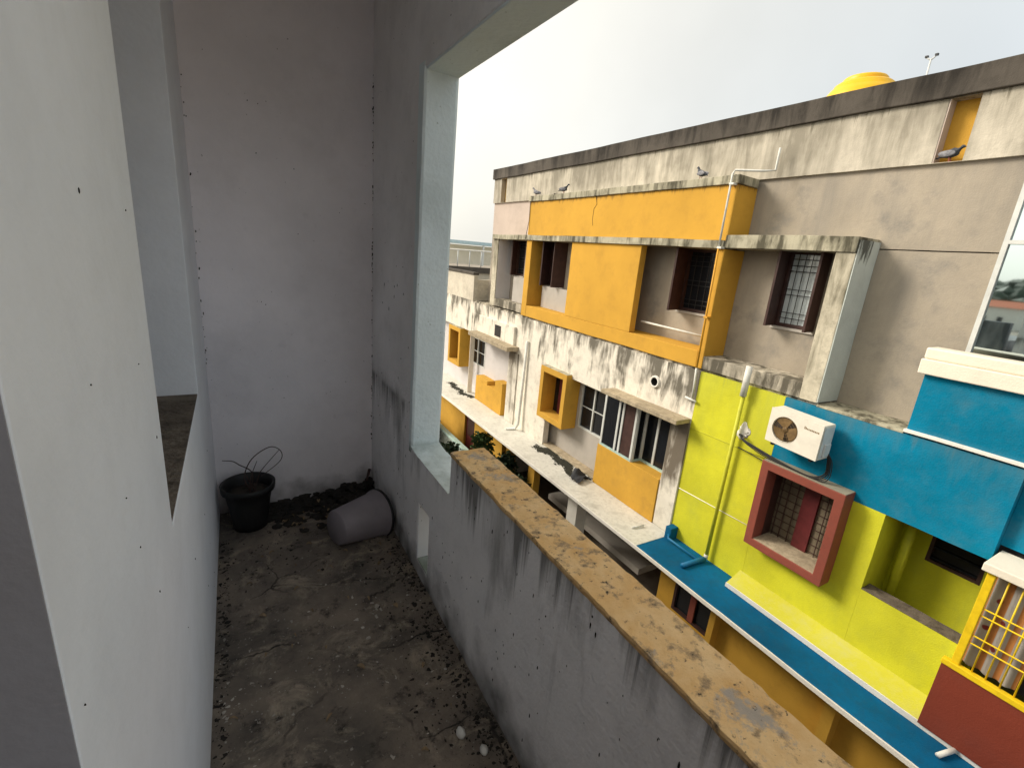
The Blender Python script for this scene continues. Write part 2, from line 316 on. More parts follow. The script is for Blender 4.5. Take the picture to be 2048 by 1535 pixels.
# curtain: pale grey cloth with ochre stripes and dark red flowers
k = NT('flowered_curtain'); tcn = k.n('TexCoord'); sp = k.n('SeparateXYZ'); k.l(tcn.outputs['Object'], sp.inputs[0])
wv = k.n('Math', operation='SINE'); mm = k.n('Math', operation='MULTIPLY'); mm.inputs[1].default_value = 46
k.l(sp.outputs['Y'], mm.inputs[0]); k.l(mm.outputs[0], wv.inputs[0])
rr = k.n('MapRange'); rr.inputs['From Min'].default_value = .35; rr.inputs['From Max'].default_value = .55; k.l(wv.outputs[0], rr.inputs['Value'])
mx1 = k.n('MixRGB', Color1=(.33, .31, .29, 1), Color2=(.36, .15, .04, 1)); k.l(rr.outputs[0], mx1.inputs['Fac'])
vo = k.n('TexVoronoi', Scale=6.0); k.l(tcn.outputs['Object'], vo.inputs['Vector'])
r2 = k.n('MapRange'); r2.inputs['From Min'].default_value = .20; r2.inputs['From Max'].default_value = .15; k.l(vo.outputs['Distance'], r2.inputs['Value'])
mx2 = k.n('MixRGB', Color2=(.16, .02, .02, 1)); k.l(r2.outputs[0], mx2.inputs['Fac']); k.l(mx1.outputs[0], mx2.inputs['Color1'])
k.l(mx2.outputs[0], k.b.inputs['Base Color']); k.b.inputs['Roughness'].default_value = .9
M['curtain'] = k.m

# ------------------------------------------------------------------ mesh helpers
def tag(o, label=None, cat=None, group=None, kind=None):
    if label: o['label'] = label
    if cat: o['category'] = cat
    if group: o['group'] = group
    if kind: o['kind'] = kind
    return o

def empty(name, loc, label, cat, group=None):
    o = bpy.data.objects.new(name, None); COL.objects.link(o); o.location = loc; o.empty_display_size = .1
    return tag(o, label, cat, group)

def link(name, me, mat, parent=None):
    o = bpy.data.objects.new(name, me); COL.objects.link(o)
    if mat: me.materials.append(mat)
    if parent:
        o.parent = parent
        p = parent; off = Vector()
        while p: off += p.location; p = p.parent
        o.location = -off            # vertices are given in world metres
    return o

def from_bm(name, bm, mat, parent=None, smooth=False):
    me = bpy.data.meshes.new(name); bm.normal_update()
    if smooth:
        for f in bm.faces: f.smooth = True
    bm.to_mesh(me); bm.free()
    return link(name, me, mat, parent)

def abox(bm, x0, x1, y0, y1, z0, z1):
    x0, x1 = sorted((x0, x1)); y0, y1 = sorted((y0, y1)); z0, z1 = sorted((z0, z1))
    v = [bm.verts.new((x, y, z)) for x in (x0, x1) for y in (y0, y1) for z in (z0, z1)]
    for f in ((0, 1, 3, 2), (4, 6, 7, 5), (0, 4, 5, 1), (2, 3, 7, 6), (0, 2, 6, 4), (1, 5, 7, 3)):
        bm.faces.new([v[i] for i in f])

def wob(v):
    p = v * .8; q = v * 3.7
    return Vector((.009 * noise.noise(p + Vector((7, 0, 0))) + .003 * noise.noise(q), .010 * noise.noise(p + Vector((0, 9, 0))) + .004 * noise.noise(q + Vector((3, 0, 0))), .012 * noise.noise(p + Vector((0, 0, 5))) + .004 * noise.noise(q + Vector((0, 3, 0)))))

def uneven(bm, step=.28):
    for ax in (1, 2):
        lo = min(v.co[ax] for v in bm.verts); hi = max(v.co[ax] for v in bm.verts); n = int((hi - lo) / step)
        for i in range(1, n):
            pl = Vector(); pl[ax] = lo + (hi - lo) * i / n; no = Vector(); no[ax] = 1
            bmesh.ops.bisect_plane(bm, geom=bm.verts[:] + bm.edges[:] + bm.faces[:], plane_co=pl, plane_no=no)
    for v in bm.verts: v.co += wob(v.co)

SMOOTH = {'pane', 'mirror', 'skypane', 'alu', 'bars', 'dark', 'teal', 'brown', 'maroon', 'dim'}
def rough_part(mat, parent): return parent is not None and mat not in SMOOTH and (parent.name.startswith('apartment_building'))

def box(name, mat, parent, x0, x1, y0, y1, z0, z1, bev=0.0):
    bm = bmesh.new(); abox(bm, x0, x1, y0, y1, z0, z1)
    if bev:
        bmesh.ops.bevel(bm, geom=bm.edges[:], offset=bev, segments=2, affect='EDGES', profile=.5)
    if rough_part(mat, parent): uneven(bm)
    return from_bm(name, bm, M[mat], parent)

def wall(name, mat, parent, axis, a0, a1, u0, u1, z0, z1, holes=(), bev=0.0):
    """Panel of thickness a0..a1 along axis ('x' or 'y'), spanning u and z, with rectangular openings."""
    us = sorted({u0, u1, *[h[0] for h in holes], *[h[1] for h in holes]}); us = [u for u in us if u0 - 1e-6 <= u <= u1 + 1e-6]
    zs = sorted({z0, z1, *[h[2] for h in holes], *[h[3] for h in holes]}); zs = [z for z in zs if z0 - 1e-6 <= z <= z1 + 1e-6]
    def solid(i, j):
        if i < 0 or j < 0 or i >= len(us) - 1 or j >= len(zs) - 1: return False
        u, z = (us[i] + us[i + 1]) / 2, (zs[j] + zs[j + 1]) / 2
        return not any(h[0] < u < h[1] and h[2] < z < h[3] for h in holes)
    bm = bmesh.new(); cache = {}
    def V(i, j, s):
        key = (i, j, s)
        if key not in cache:
            a = a0 if s == 0 else a1
            cache[key] = bm.verts.new((a, us[i], zs[j]) if axis == 'x' else (us[i], a, zs[j]))
        return cache[key]
    for i in range(len(us) - 1):
        for j in range(len(zs) - 1):
            if not solid(i, j): continue
            bm.faces.new([V(i, j, 0), V(i, j + 1, 0), V(i + 1, j + 1, 0), V(i + 1, j, 0)])
            bm.faces.new([V(i, j, 1), V(i + 1, j, 1), V(i + 1, j + 1, 1), V(i, j + 1, 1)])
            if not solid(i - 1, j): bm.faces.new([V(i, j, 0), V(i, j, 1), V(i, j + 1, 1), V(i, j + 1, 0)])
            if not solid(i + 1, j): bm.faces.new([V(i + 1, j, 0), V(i + 1, j + 1, 0), V(i + 1, j + 1, 1), V(i + 1, j, 1)])
            if not solid(i, j - 1): bm.faces.new([V(i, j, 0), V(i + 1, j, 0), V(i + 1, j, 1), V(i, j, 1)])
            if not solid(i, j + 1): bm.faces.new([V(i, j + 1, 0), V(i, j + 1, 1), V(i + 1, j + 1, 1), V(i + 1, j + 1, 0)])
    bmesh.ops.recalc_face_normals(bm, faces=bm.faces[:])
    if bev:
        es = [e for e in bm.edges if len(e.link_faces) == 2 and e.calc_face_angle(0) > .5]
        bmesh.ops.bevel(bm, geom=es, offset=bev, segments=2, affect='EDGES', profile=.5)
    if rough_part(mat, parent): uneven(bm)
    return from_bm(name, bm, M[mat], parent)

def tube_bm(bm, pts, r, seg=8, cap=True):
    pts = [Vector(p) for p in pts]; rs = r if isinstance(r, (list, tuple)) else [r] * len(pts)
    rings = []; ref = None
    for i, p in enumerate(pts):
        d = (pts[min(i + 1, len(pts) - 1)] - pts[max(i - 1, 0)]).normalized()
        if ref is None: ref = Vector((0, 0, 1)) if abs(d.z) < .9 else Vector((1, 0, 0))
        a = d.cross(ref).normalized(); b = a.cross(d).normalized(); ref = b
        rings.append([bm.verts.new(p + (a * math.cos(t) + b * math.sin(t)) * rs[i]) for t in (2 * math.pi * q / seg for q in range(seg))])
    for A, B in zip(rings, rings[1:]):
        for q in range(seg): bm.faces.new([A[q], A[(q + 1) % seg], B[(q + 1) % seg], B[q]])
    if cap: bm.faces.new(rings[0][::-1]); bm.faces.new(rings[-1])

def tube(name, mat, parent, pts, r, seg=8):
    bm = bmesh.new(); tube_bm(bm, pts, r, seg); bmesh.ops.recalc_face_normals(bm, faces=bm.faces[:])
    return from_bm(name, bm, M[mat], parent, True)

def lathe(name, mat, parent, prof, loc, seg=28, rot=None, caps=True):
    bm = bmesh.new(); rings = []
    R = rot or Matrix.Identity(3)
    for r, z in prof:
        rings.append([bm.verts.new(R @ Vector((r * math.cos(t), r * math.sin(t), z)) + Vector(loc)) for t in (2 * math.pi * q / seg for q in range(seg))])
    for A, B in zip(rings, rings[1:]):
        for q in range(seg): bm.faces.new([A[q], A[(q + 1) % seg], B[(q + 1) % seg], B[q]])
    if caps: bm.faces.new(rings[0][::-1]); bm.faces.new(rings[-1])
    bmesh.ops.recalc_face_normals(bm, faces=bm.faces[:])
    return from_bm(name, bm, M[mat], parent, True)

ICO = {}
def lump_bm(bm, x, y, z, rx, ry, rz, seed=0, sub=1, rough=.25):
    if sub not in ICO:
        b = bmesh.new(); bmesh.ops.create_icosphere(b, subdivisions=sub, radius=1)
        b.verts.ensure_lookup_table(); b.verts.index_update()
        ICO[sub] = ([v.co.copy() for v in b.verts], [[v.index for v in f.verts] for f in b.faces]); b.free()
    o = Vector((seed * 3.1, seed * 1.7, seed)); vs = []
    for co in ICO[sub][0]:
        k = 1 + rough * noise.noise(co * 1.7 + o)
        vs.append(bm.verts.new((x + co.x * rx * k, y + co.y * ry * k, z + co.z * rz * k)))
    for f in ICO[sub][1]: bm.faces.new([vs[i] for i in f])

# ================================================================== GROUND, HILLS
GZ = -6.3
bm = bmesh.new(); abox(bm, -3000, 3000, -3000, 3000, GZ - 1, GZ)
tag(from_bm('ground', bm, M['ground']), kind='structure')

def hill(name, cx, cy_, lx, ly, h, seed):
    bm = bmesh.new(); n = 48; g = []
    for i in range(n + 1):
        row = []
        for j in range(n + 1):
            u, v = i / n * 2 - 1, j / n * 2 - 1
            e = max(0, 1 - u * u) * max(0, 1 - v * v)
            z = GZ - 1.5 + h * e * (.72 + .55 * noise.noise(Vector((u * 3 + seed, v * 3, seed)))) + e * h * .10 * noise.noise(Vector((u * 40, v * 40, seed)))
            row.append(bm.verts.new((cx + u * lx, cy_ + v * ly, z)))
        g.append(row)
    for i in range(n):
        for j in range(n): bm.faces.new([g[i][j], g[i + 1][j], g[i + 1][j + 1], g[i][j + 1]])
    return tag(from_bm(name, bm, M['hill'], None, True), kind='structure')
hill('hills', -420, 150, 160, 420, 20, 1.3)

# wood on the hill, seen only in the mirror glass opposite
bm = bmesh.new()
for i in range(420):
    x = rnd.uniform(-400, -255); y = rnd.uniform(-60, 260)
    s = rnd.uniform(2.2, 4.6)
    lump_bm(bm, x, y, GZ + 3 + (-255 - x) * .085 + rnd.uniform(-1, 1), s * 1.3, s * 1.3, s, i, 1, .7)
tag(from_bm('distant_wood', bm, M['leafd']), 'dark green wooded slope in the far distance', 'woodland', kind='stuff')

# ================================================================== OUR HOUSE WITH THE BALCONY
XI, XO, XL, YB = .71, .855, -.158, 2.89
house = empty('balcony_house', (.3, 1, 0), 'grey white limewashed house with the narrow balcony in front', 'house')

# floor: uneven dirty concrete
bm = bmesh.new(); nx, ny = 30, 200; g = []
for i in range(nx + 1):
    row = []
    for j in range(ny + 1):
        x = XL - .02 + (XI - XL + .04) * i / nx; y = -5.0 + (YB + 5.02) * j / ny
        z = .004 * noise.noise(Vector((x * 6, y * 6, 0))) + .002 * noise.noise(Vector((x * 25, y * 25, 3)))
        row.append(bm.verts.new((x, y, z)))
    g.append(row)
for i in range(nx):
    for j in range(ny): bm.faces.new([g[i][j], g[i + 1][j], g[i + 1][j + 1], g[i][j + 1]])
from_bm('floor', bm, M['floor'], house, True)
box('floor_slab', 'concrete', house, XL - .5, XO - .003, -5.15, YB + .147, -.25, -.02)
box('ceiling', 'ceil', house, -1.1, XO + .02, .75, YB + .15, 2.95, 3.1)  # stops short of the unseen near end so skylight brightens the balcony
wall('end_wall', 'end', house, 'y', YB, YB + .15, -1.1, XI, -.02, 2.95)
wall('rear_wall', 'end', house, 'y', -5.15, -5.0, -1.1, XI, -.02, 2.95)
# outer wall: window-like opening, low notch, rain slot
wall('outer_wall', 'balout', house, 'x', XI, XO, -5.15, YB + .15, -.25, 2.95,
     holes=[(-5.0, .70, .795, 3.0), (.70, 1.61, .795, 2.278), (1.61, 2.115, .618, 2.278), (1.822, 1.976, .073, .39)], bev=.006)  # unseen near stretch cut open to the top to let in skylight
# reveals carry the cleaner mint wash: thin skins on the jamb, the notch, the lintel soffit and the slot
bm = bmesh.new(); n = 30
def skin(name, mat, P):       # P: list of rows of points
    bm = bmesh.new(); g = [[bm.verts.new(p) for p in r] for r in P]
    for a, b in zip(g, g[1:]):
        for q in range(len(a) - 1): bm.faces.new([a[q], a[q + 1], b[q + 1], b[q]])
    bmesh.ops.recalc_face_normals(bm, faces=bm.faces[:])
    geo = bmesh.ops.extrude_face_region(bm, geom=bm.faces[:])
    return bm
def jamb_y(z):                # the jamb swells towards us at the top, as hand plaster does
    t = (z - .618) / (2.278 - .618)
    return 2.100 - .035 * t + .004 * noise.noise(Vector((0, 0, z * 5)))
rows = []
for i in range(41):
    z = .60 + (2.30 - .60) * i / 40
    rows.append([(XI - .002 + .003 * noise.noise(Vector((3, 1, z * 7))), jamb_y(z), z), (XI + .008, jamb_y(z) - .006, z), (XO - .01, jamb_y(z) - .004, z), (XO + .003, jamb_y(z) + .004, z)])
g = [[bm.verts.new(p) for p in r] + [bm.verts.new((XO + .003, 2.13, r[0][2])), bm.verts.new((XI - .002, 2.13, r[0][2]))] for r in rows]
for a, b in zip(g, g[1:]):
    for q in range(6): bm.faces.new([a[q], a[(q + 1) % 6], b[(q + 1) % 6], b[q]])
bm.faces.new(g[0][::-1]); bm.faces.new(g[-1]); bmesh.ops.recalc_face_normals(bm, faces=bm.faces[:])
from_bm('jamb', bm, M['jamb'], house)
box('lintel_soffit', 'jamb', house, XI + .004, XO + .002, .70, 2.07, 2.270, 2.29, .003)
bm = bmesh.new(); g = []
for i in range(25):
    y = 1.612 + (2.112 - 1.612) * i / 24
    row = []
    for j in range(7):
        x = XI - .003 + (XO - XI + .006) * j / 6
        z = .624 + .014 * max(0, (y - 2.0) / .11) ** 2 + .003 * noise.noise(Vector((x * 40, y * 40, 1)))
        row.append(bm.verts.new((x, y, z)))
    g.append(row)
for i in range(24):
    for j in range(6): bm.faces.new([g[i][j], g[i + 1][j], g[i + 1][j + 1], g[i][j + 1]])
from_bm('notch_sill', bm, M['jamb'], house)
box('slot_reveal', 'pier', house, XI + .004, XO - .004, 1.968, 1.98, .075, .388)
box('slot_sill', 'jamb', house, XI + .004, XO - .004, 1.824, 1.967, .068, .078)
# coping on the parapet: worn ochre cement with a chipped inner arris
bm = bmesh.new(); ny = 320; g = []
for i in range(ny + 1):
    y = -4.9 + 6.506 * i / ny
    c = .006 * noise.noise(Vector((0, y * 9, 2))) + .004 * noise.noise(Vector((0, y * 31, 2)))
    c2 = .004 * noise.noise(Vector((4, y * 9, 2)))
    prof = [(XI - .002 + c * .6, .792), (XI - .006 + c, .805 + c * .3)]
    for q in range(9):
        x = XI - .004 + c + (XO + .004 - XI) * q / 8
        prof.append((x, .812 + .003 * noise.noise(Vector((x * 30, y * 30, 0))) + .002 * noise.noise(Vector((x * 90, y * 90, 5)))))
    prof += [(XO + .008 + c2, .802), (XO + .006, .790)]
    g.append([bm.verts.new((x, y, z)) for x, z in prof])
for a, b in zip(g, g[1:]):
    for q in range(len(a)): bm.faces.new([a[q], a[(q + 1) % len(a)], b[(q + 1) % len(a)], b[q]])
bm.faces.new(g[0]); bm.faces.new(g[-1][::-1]); bmesh.ops.recalc_face_normals(bm, faces=bm.faces[:])
from_bm('coping', bm, M['coping'], house)
# room side: pier, low wall below the opening, far strip
wall('pier', 'pier', house, 'x', XL - .16, XL, .485, YB, -.02, 2.95, holes=[(1.19, 2.22, .93, 2.70)], bev=.003)
box('opening_sill', 'sill', house, XL - .157, XL - .003, 1.192, 2.218, .915, .936)
box('light_block_wall', 'end', house, -1.1, -.95, -.9, YB, -.02, 2.95)  # unseen wall added to stop light leaking through the opening
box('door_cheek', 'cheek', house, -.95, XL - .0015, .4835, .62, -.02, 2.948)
box('door_cheek', 'end', house, -.95, XL, -1.05, -.9, -.02, 2.948)
box('back_room_wall', 'end', house, XL - .16, XL, -5.0, -1.05, -.02, 2.948)
d = box('door', 'maroon', house, -.66, -.62, -.898, .488, 0, 2.1)
for yy in (-.75, -.12):
    for zz in (.25, 1.15):
        box('door_panel', 'brown', d, -.62, -.606, yy, yy + .5, zz, zz + .75, .004)
box('door_head', 'end', house, -.68, -.6, -.9, .49, 2.1, 2.948)
box('street_wall', 'concrete', house, XL - .5, XO - .006, -5.15, YB + .146, GZ, -.25)
box('house_side', 'concrete', house, -7, XL - .5, -5.15, YB + .146, GZ, -.02)
box('house_upper', 'concrete', house, -7, -1.101, -5.15, YB + .146, -.02, 3.1)

# ------------------------------------------------------------------ things on the balcony floor
def pot():
    t = empty('plant_pot', (-.005, 2.71, 0), 'black plastic plant pot holding dried bare twigs in the corner', 'plant pot')
    x, y = -.005, 2.71
    lathe('pot_body', 'potb', t, [(.085, .004), (.09, .05), (.108, .17), (.118, .225), (.133, .228), (.136, .262), (.130, .265), (.122, .26), (.112, .22), (.10, .17)], (x, y, 0))
    lathe('soil', 'soil', t, [(.005, .20), (.06, .21), (.108, .205), (.108, .19)], (x, y, 0))
    def tw(name, pts, r):
        P = []; pts = [Vector(p) for p in pts]
        for i in range(len(pts) - 1):
            p0, p1, p2, p3 = pts[max(i - 1, 0)], pts[i], pts[i + 1], pts[min(i + 2, len(pts) - 1)]
            for q in range(6):
                s = q / 6
                P.append(.5 * ((2 * p1) + (p2 - p0) * s + (2 * p0 - 5 * p1 + 4 * p2 - p3) * s * s + (3 * p1 - p0 - 3 * p2 + p3) * s ** 3))
        P.append(pts[-1])
        tube(name, 'twig', t, P, [r * (1 - .5 * i / len(P)) for i in range(len(P))], 6)
    tw('twig', [(.01, 2.71, .2), (-.02, 2.70, .30), (.02, 2.71, .40), (.11, 2.72, .455), (.165, 2.73, .42), (.16, 2.73, .36), (.06, 2.71, .29)], .0035)
    tw('twig', [(.02, 2.71, .2), (.05, 2.72, .29), (.07, 2.72, .33), (.16, 2.73, .43)], .003)
    tw('twig', [(.0, 2.70, .2), (.02, 2.70, .32), (-.04, 2.69, .385), (-.07, 2.69, .41), (-.115, 2.68, .425)], .0035)
    tw('twig', [(.0, 2.70, .2), (.01, 2.69, .30), (.045, 2.70, .39)], .003)
    tw('twig', [(.03, 2.72, .2), (.0, 2.72, .27), (-.01, 2.71, .31)], .005)
pot()

def bucket():
    t = empty('overturned_bucket', (.5, 2.37, 0), 'mauve grey plastic tub lying on its side by the wall', 'bucket')
    ax = Vector((.80, .30, -.055)).normalized()
    R = ax.to_track_quat('Z', 'Y').to_matrix()
    base = Vector((.385, 2.33, .112))
    lathe('tub', 'bucket', t, [(.002, 0), (.088, 0), (.095, .008), (.128, .252), (.136, .254), (.137, .272), (.131, .273), (.122, .25), (.09, .012), (.002, .012)], base, 32, R)
    lathe('rim', 'potb', t, [(.1375, .262), (.1405, .264), (.1405, .276), (.1375, .278), (.128, .277), (.128, .27)], base, 32, R)
bucket()

tag(tube('dry_stick', 'twig', None, [(.66, 2.80, .03), (.675, 2.86, .10), (.69, 2.86, .16)], [.006, .007, .010], 6),
    'short dark stick leaning in the corner behind the tub', 'stick')

for (x, y, rx, rz, lab) in ((.574, 1.092, .015, .014, 'larger white egg shaped stone lying near the parapet foot'),
                            (.620, 1.008, .013, .012, 'smaller white stone nearest the camera by the parapet foot')):
    bm = bmesh.new(); lump_bm(bm, x, y, rz * .8, rx, rx * 1.35, rz, x * 50, 3, .18)
    tag(from_bm('pebble', bm, M['stone'], None, True), lab, 'stone', 'white stones on the balcony floor')

def grit(name, mat, n, spots, lo, hi, label):
    bm = bmesh.new()
    for i in range(n):
        sx0, sx1, sy0, sy1 = rnd.choice(spots)
        x = rnd.uniform(sx0, sx1); y = rnd.uniform(sy0, sy1); s = lo + (hi - lo) * rnd.random() ** 3
        lump_bm(bm, x, y, s * .25, s * rnd.uniform(.5, 1.9), s * rnd.uniform(.5, 1.9), s * .35, i, 1, 1.5)
    return tag(from_bm(name, bm, M[mat]), label, 'debris', kind='stuff')
grit('scattered_grit', 'grit', 420, [(XL + .02, -.02, .9, 2.0), (XL + .02, .0, 1.0, 1.6), (0, .68, 1.0, 2.1), (.35, .69, 1.2, 2.1), (.0, .5, 1.4, 1.9)],   .0012, .0058,
     'pale grit and crumbs scattered over the balcony floor')
grit('dark_crumbs', 'litter', 2600, [(.45, .705, .5, 2.3), (.56, .705, .3, 2.3), (.62, .706, .3, 2.6), (-.1, .6, 2.1, 2.8), (.62, .706, .6, 2.2), (XL + .005, XL + .05, .7, 2.6)], .0012, .0062,
     'black crumbs and dirt along the foot of the parapet')
# heap of dark litter along the end wall
bm = bmesh.new()
for i in range(420):
    x = rnd.uniform(.08, .70); t = (x - .08) / .62
    y = YB - .005 - abs(rnd.gauss(0, .10 + .06 * t)); h = max(.004, (.025 + .085 * t * t) * (1 - (YB - y) / .34))
    s = rnd.uniform(.008, .026)
    lump_bm(bm, x, y, h * rnd.random(), s * 1.5, s * 1.3, s * .6, i, 1, .8)
tag(from_bm('litter_heap', bm, M['litter']), 'dark heap of soil and litter along the end wall', 'debris', kind='stuff')

bm = bmesh.new()
for i in range(70):
    z = .35 + 2.1 * rnd.random(); s_ = rnd.uniform(.0015, .0045)
    lump_bm(bm, XI - rnd.uniform(0, .006), YB - .004 - rnd.uniform(0, .004), z, s_, s_ * .8, s_ * rnd.uniform(.9, 2.4), i, 1, .6)
for i in range(26):
    z = .9 + 1.6 * rnd.random() ** 1.4; s_ = rnd.uniform(.0015, .004)
    lump_bm(bm, XL + rnd.uniform(.0, .012), YB - .003, z, s_, s_ * .6, s_ * rnd.uniform(.9, 2.6), i, 1, .6)
for i in range(110):
    y = rnd.uniform(.3, 2.85); zt = .78 if y < 1.6 else (.6 if y < 2.1 else 1.5); z = .08 + (zt - .08) * rnd.random(); s_ = rnd.uniform(.0010, .0028)
    lump_bm(bm, XI - .001, y, z, .0012, s_, s_ * rnd.uniform(1, 4.5), i, 1, .6)
for i in range(20):
    y = rnd.uniform(.5, 1.18) if i < 12 else rnd.uniform(1.2, 2.6); z = rnd.uniform(.2, 2.0) if i < 12 else rnd.uniform(.1, .88); s_ = rnd.uniform(.0005, .0013)
    lump_bm(bm, XL + .001, y, z, .001, s_, s_ * rnd.uniform(1, 4), i, 1, .6)
for i in range(12):
    s_ = rnd.uniform(.0015, .003); lump_bm(bm, rnd.uniform(.0, .65), YB - .001, rnd.uniform(.4, 2.2), s_, .001, s_, i, 1, .6)
tag(from_bm('mould_specks', bm, M['litter']), 'black mould specks and paint chips dotting the balcony walls', 'mould', kind='stuff')
bm = bmesh.new()                                      # dry curled leaves and bits of straw
for i in range(90):
    if i < 55: x, y = rnd.uniform(.1, .68), rnd.uniform(2.55, 2.86)
    else: x, y = rnd.uniform(-.1, .66), rnd.uniform(.9, 2.4)
    a = rnd.uniform(0, 6.28); ln = rnd.uniform(.012, .035); wd = ln * rnd.uniform(.12, .4); z = .004 + (.05 if i < 55 else 0) * rnd.random() * max(0, (x - .1)) * 1.6
    d = Vector((math.cos(a), math.sin(a), 0)); p = Vector((-d.y, d.x, 0)); prev = None
    for q in range(5):
        t_ = q / 4; c_ = Vector((x, y, z + .008 * math.sin(math.pi * t_))) + d * ln * t_; w_ = wd * math.sin(math.pi * (.12 + .76 * t_))
        row = [bm.verts.new(c_ - p * w_ + Vector((0, 0, .004))), bm.verts.new(c_), bm.verts.new(c_ + p * w_ + Vector((0, 0, .004)))]
        if prev:
            for u in range(2): bm.faces.new([prev[u], prev[u + 1], row[u + 1], row[u]])
        prev = row
tag(from_bm('dry_leaves', bm, M['dryleaf']), 'curled dry leaves and straw bits on the balcony floor', 'leaves', kind='stuff')

# ================================================================== OPPOSITE BUILDING
P0, W = 6.6, 7.1
B = empty('apartment_building', (8, 5, GZ), 'weathered apartment block painted orange, white, lime and blue across the gap', 'building')

# ---- upper storey, set back
wall('upper_wall', 'grey', B, 'x', W, W + .2, -5, 4.98, 2.028, 2.985)
wall('upper_wall', 'grey', B, 'x', W, W + .2, -5, 13.8, .0, 2.014,
     holes=[(3.66, 4.25, .87, 1.97), (5.28, 6.1, .84, 1.93), (9.75, 10.46, .85, 1.95), (11.72, 12.18, .97, 1.97), (.2, 1.95, .70, 2.0)])
box('wall_core', 'dark', B, W + .2, W + .3, -5, 13.75, -.2, 2.9)
wall('upper_wall', 'pink', B, 'x', W, W + .2, 4.98, 13.8, 2.015, 2.985)
wall('parapet_wall', 'band', B, 'x', W - .05, W + .2, -5, 13.8, 2.985, 3.66, holes=[(2.53, 2.81, 2.99, 3.655), (13.02, 13.34, 2.99, 3.655)])
box('niche_back', 'yellow', B, W + .10, W + .12, 2.53, 2.81, 2.987, 3.658)
box('niche_back', 'yellow', B, W + .10, W + .12, 13.02, 13.34, 2.987, 3.658)
box('niche_cheek', 'pink', B, W - .045, W + .098, 2.795, 2.809, 2.992, 3.653)
box('parapet_cap', 'cap', B, W - .10, W + .25, -5, 13.85, 3.662, 3.945, .01)
box('roof_slab', 'concrete', B, W + .2, 14, -5, 13.8, 2.7, 2.95)
box('end_wall', 'white', B, W + .3, 14, 13.6, 13.8, GZ, 2.7)
box('roof_parapet', 'cap', B, 13.8, 14, -5, 13.8, 2.95, 3.6)

# orange surround of the two wide windows
def ob(x0, x1, y0, y1, z0, z1, n='surround', mat='orange', bev=.008): return box(n, mat, B, x0, x1, y0, y1, z0, z1, bev)
ob(P0, W - .001, 4.98, 10.87, 2.055, 2.86, 'orange_band', 'orangeb')
ob(P0 - .04, W - .052, 4.94, 10.90, 2.862, 2.985, 'band_cap', 'ledge')
ob(P0, W - .001, 10.63, 10.87, .01, 1.93, 'jamb_fin')
ob(P0 + .004, P0 + .15, 6.76, 8.92, .293, 1.929, 'orange_panel')
ob(P0, W - .001, 4.98, 5.10, .01, 1.93, 'jamb_fin')
ob(P0 + .002, W - .002, 5.102, 10.628, .01, .29, 'surround_sill')
# weathered ledge running over all the window boxes
ob(P0 - .05, W - .003, 4.99, 12.74, 1.932, 2.053, 'window_ledge', 'ledge', .006)
ob(P0 - .02, W - .003, 3.13, 4.985, 1.945, 2.135, 'window_ledge', 'ledge', .006)
# grey box right of the orange surround
ob(P0, P0 + .3, 3.125, 3.36, .012, 1.943, 'box_stile', 'frame', .006)
ob(P0 + .002, W - .004, 3.110, 3.122, .02, 2.10, 'box_side', 'framew', 0)
ob(P0 + .3, W - .005, 3.124, 3.3, .012, 1.943, 'box_cheek', 'recess', 0)
ob(P0 + .002, W - .005, 3.362, 4.976, .012, .225, 'box_sill', 'sillbar', .006)
# grey box at the far end
ob(P0, W - .005, 12.44, 12.72, .05, 1.93, 'box_stile', 'frame', .006)
ob(P0 + .003, W - .005, 10.875, 12.438, .05, .26, 'box_sill', 'sillbar', .006)
ob(W - .30, W - .005, 10.9, 11.75, .262, .95, 'low_ledge', 'recess', 0)
ob(W - .20, W - .005, 9.1, 10.4, .292, .83, 'low_ledge', 'recess', 0)
box('box_cheek', 'recessw', B, P0 + .03, W - .006, 12.425, 12.439, .262, 1.93)
tube('crack', 'moss', B, [(P0 - .001, 8.28, 2.86), (P0 - .001, 8.22, 2.70), (P0 - .001, 8.30, 2.62), (P0 - .001, 8.31, 2.40), (P0 - .001, 8.27, 2.28)], .0045, 5)
tube('cable', 'bars', B, [(P0 - .012, 10.86, 2.98), (P0 - .012, 10.84, 2.4), (P0 - .06, 10.85, 2.05), (P0 - .06, 10.85, 1.95)], .008, 5)
tube('ledge_pipe', 'pipew', B, [(W - .25, 6.72, .52), (W - .25, 5.12, .50)], .02)

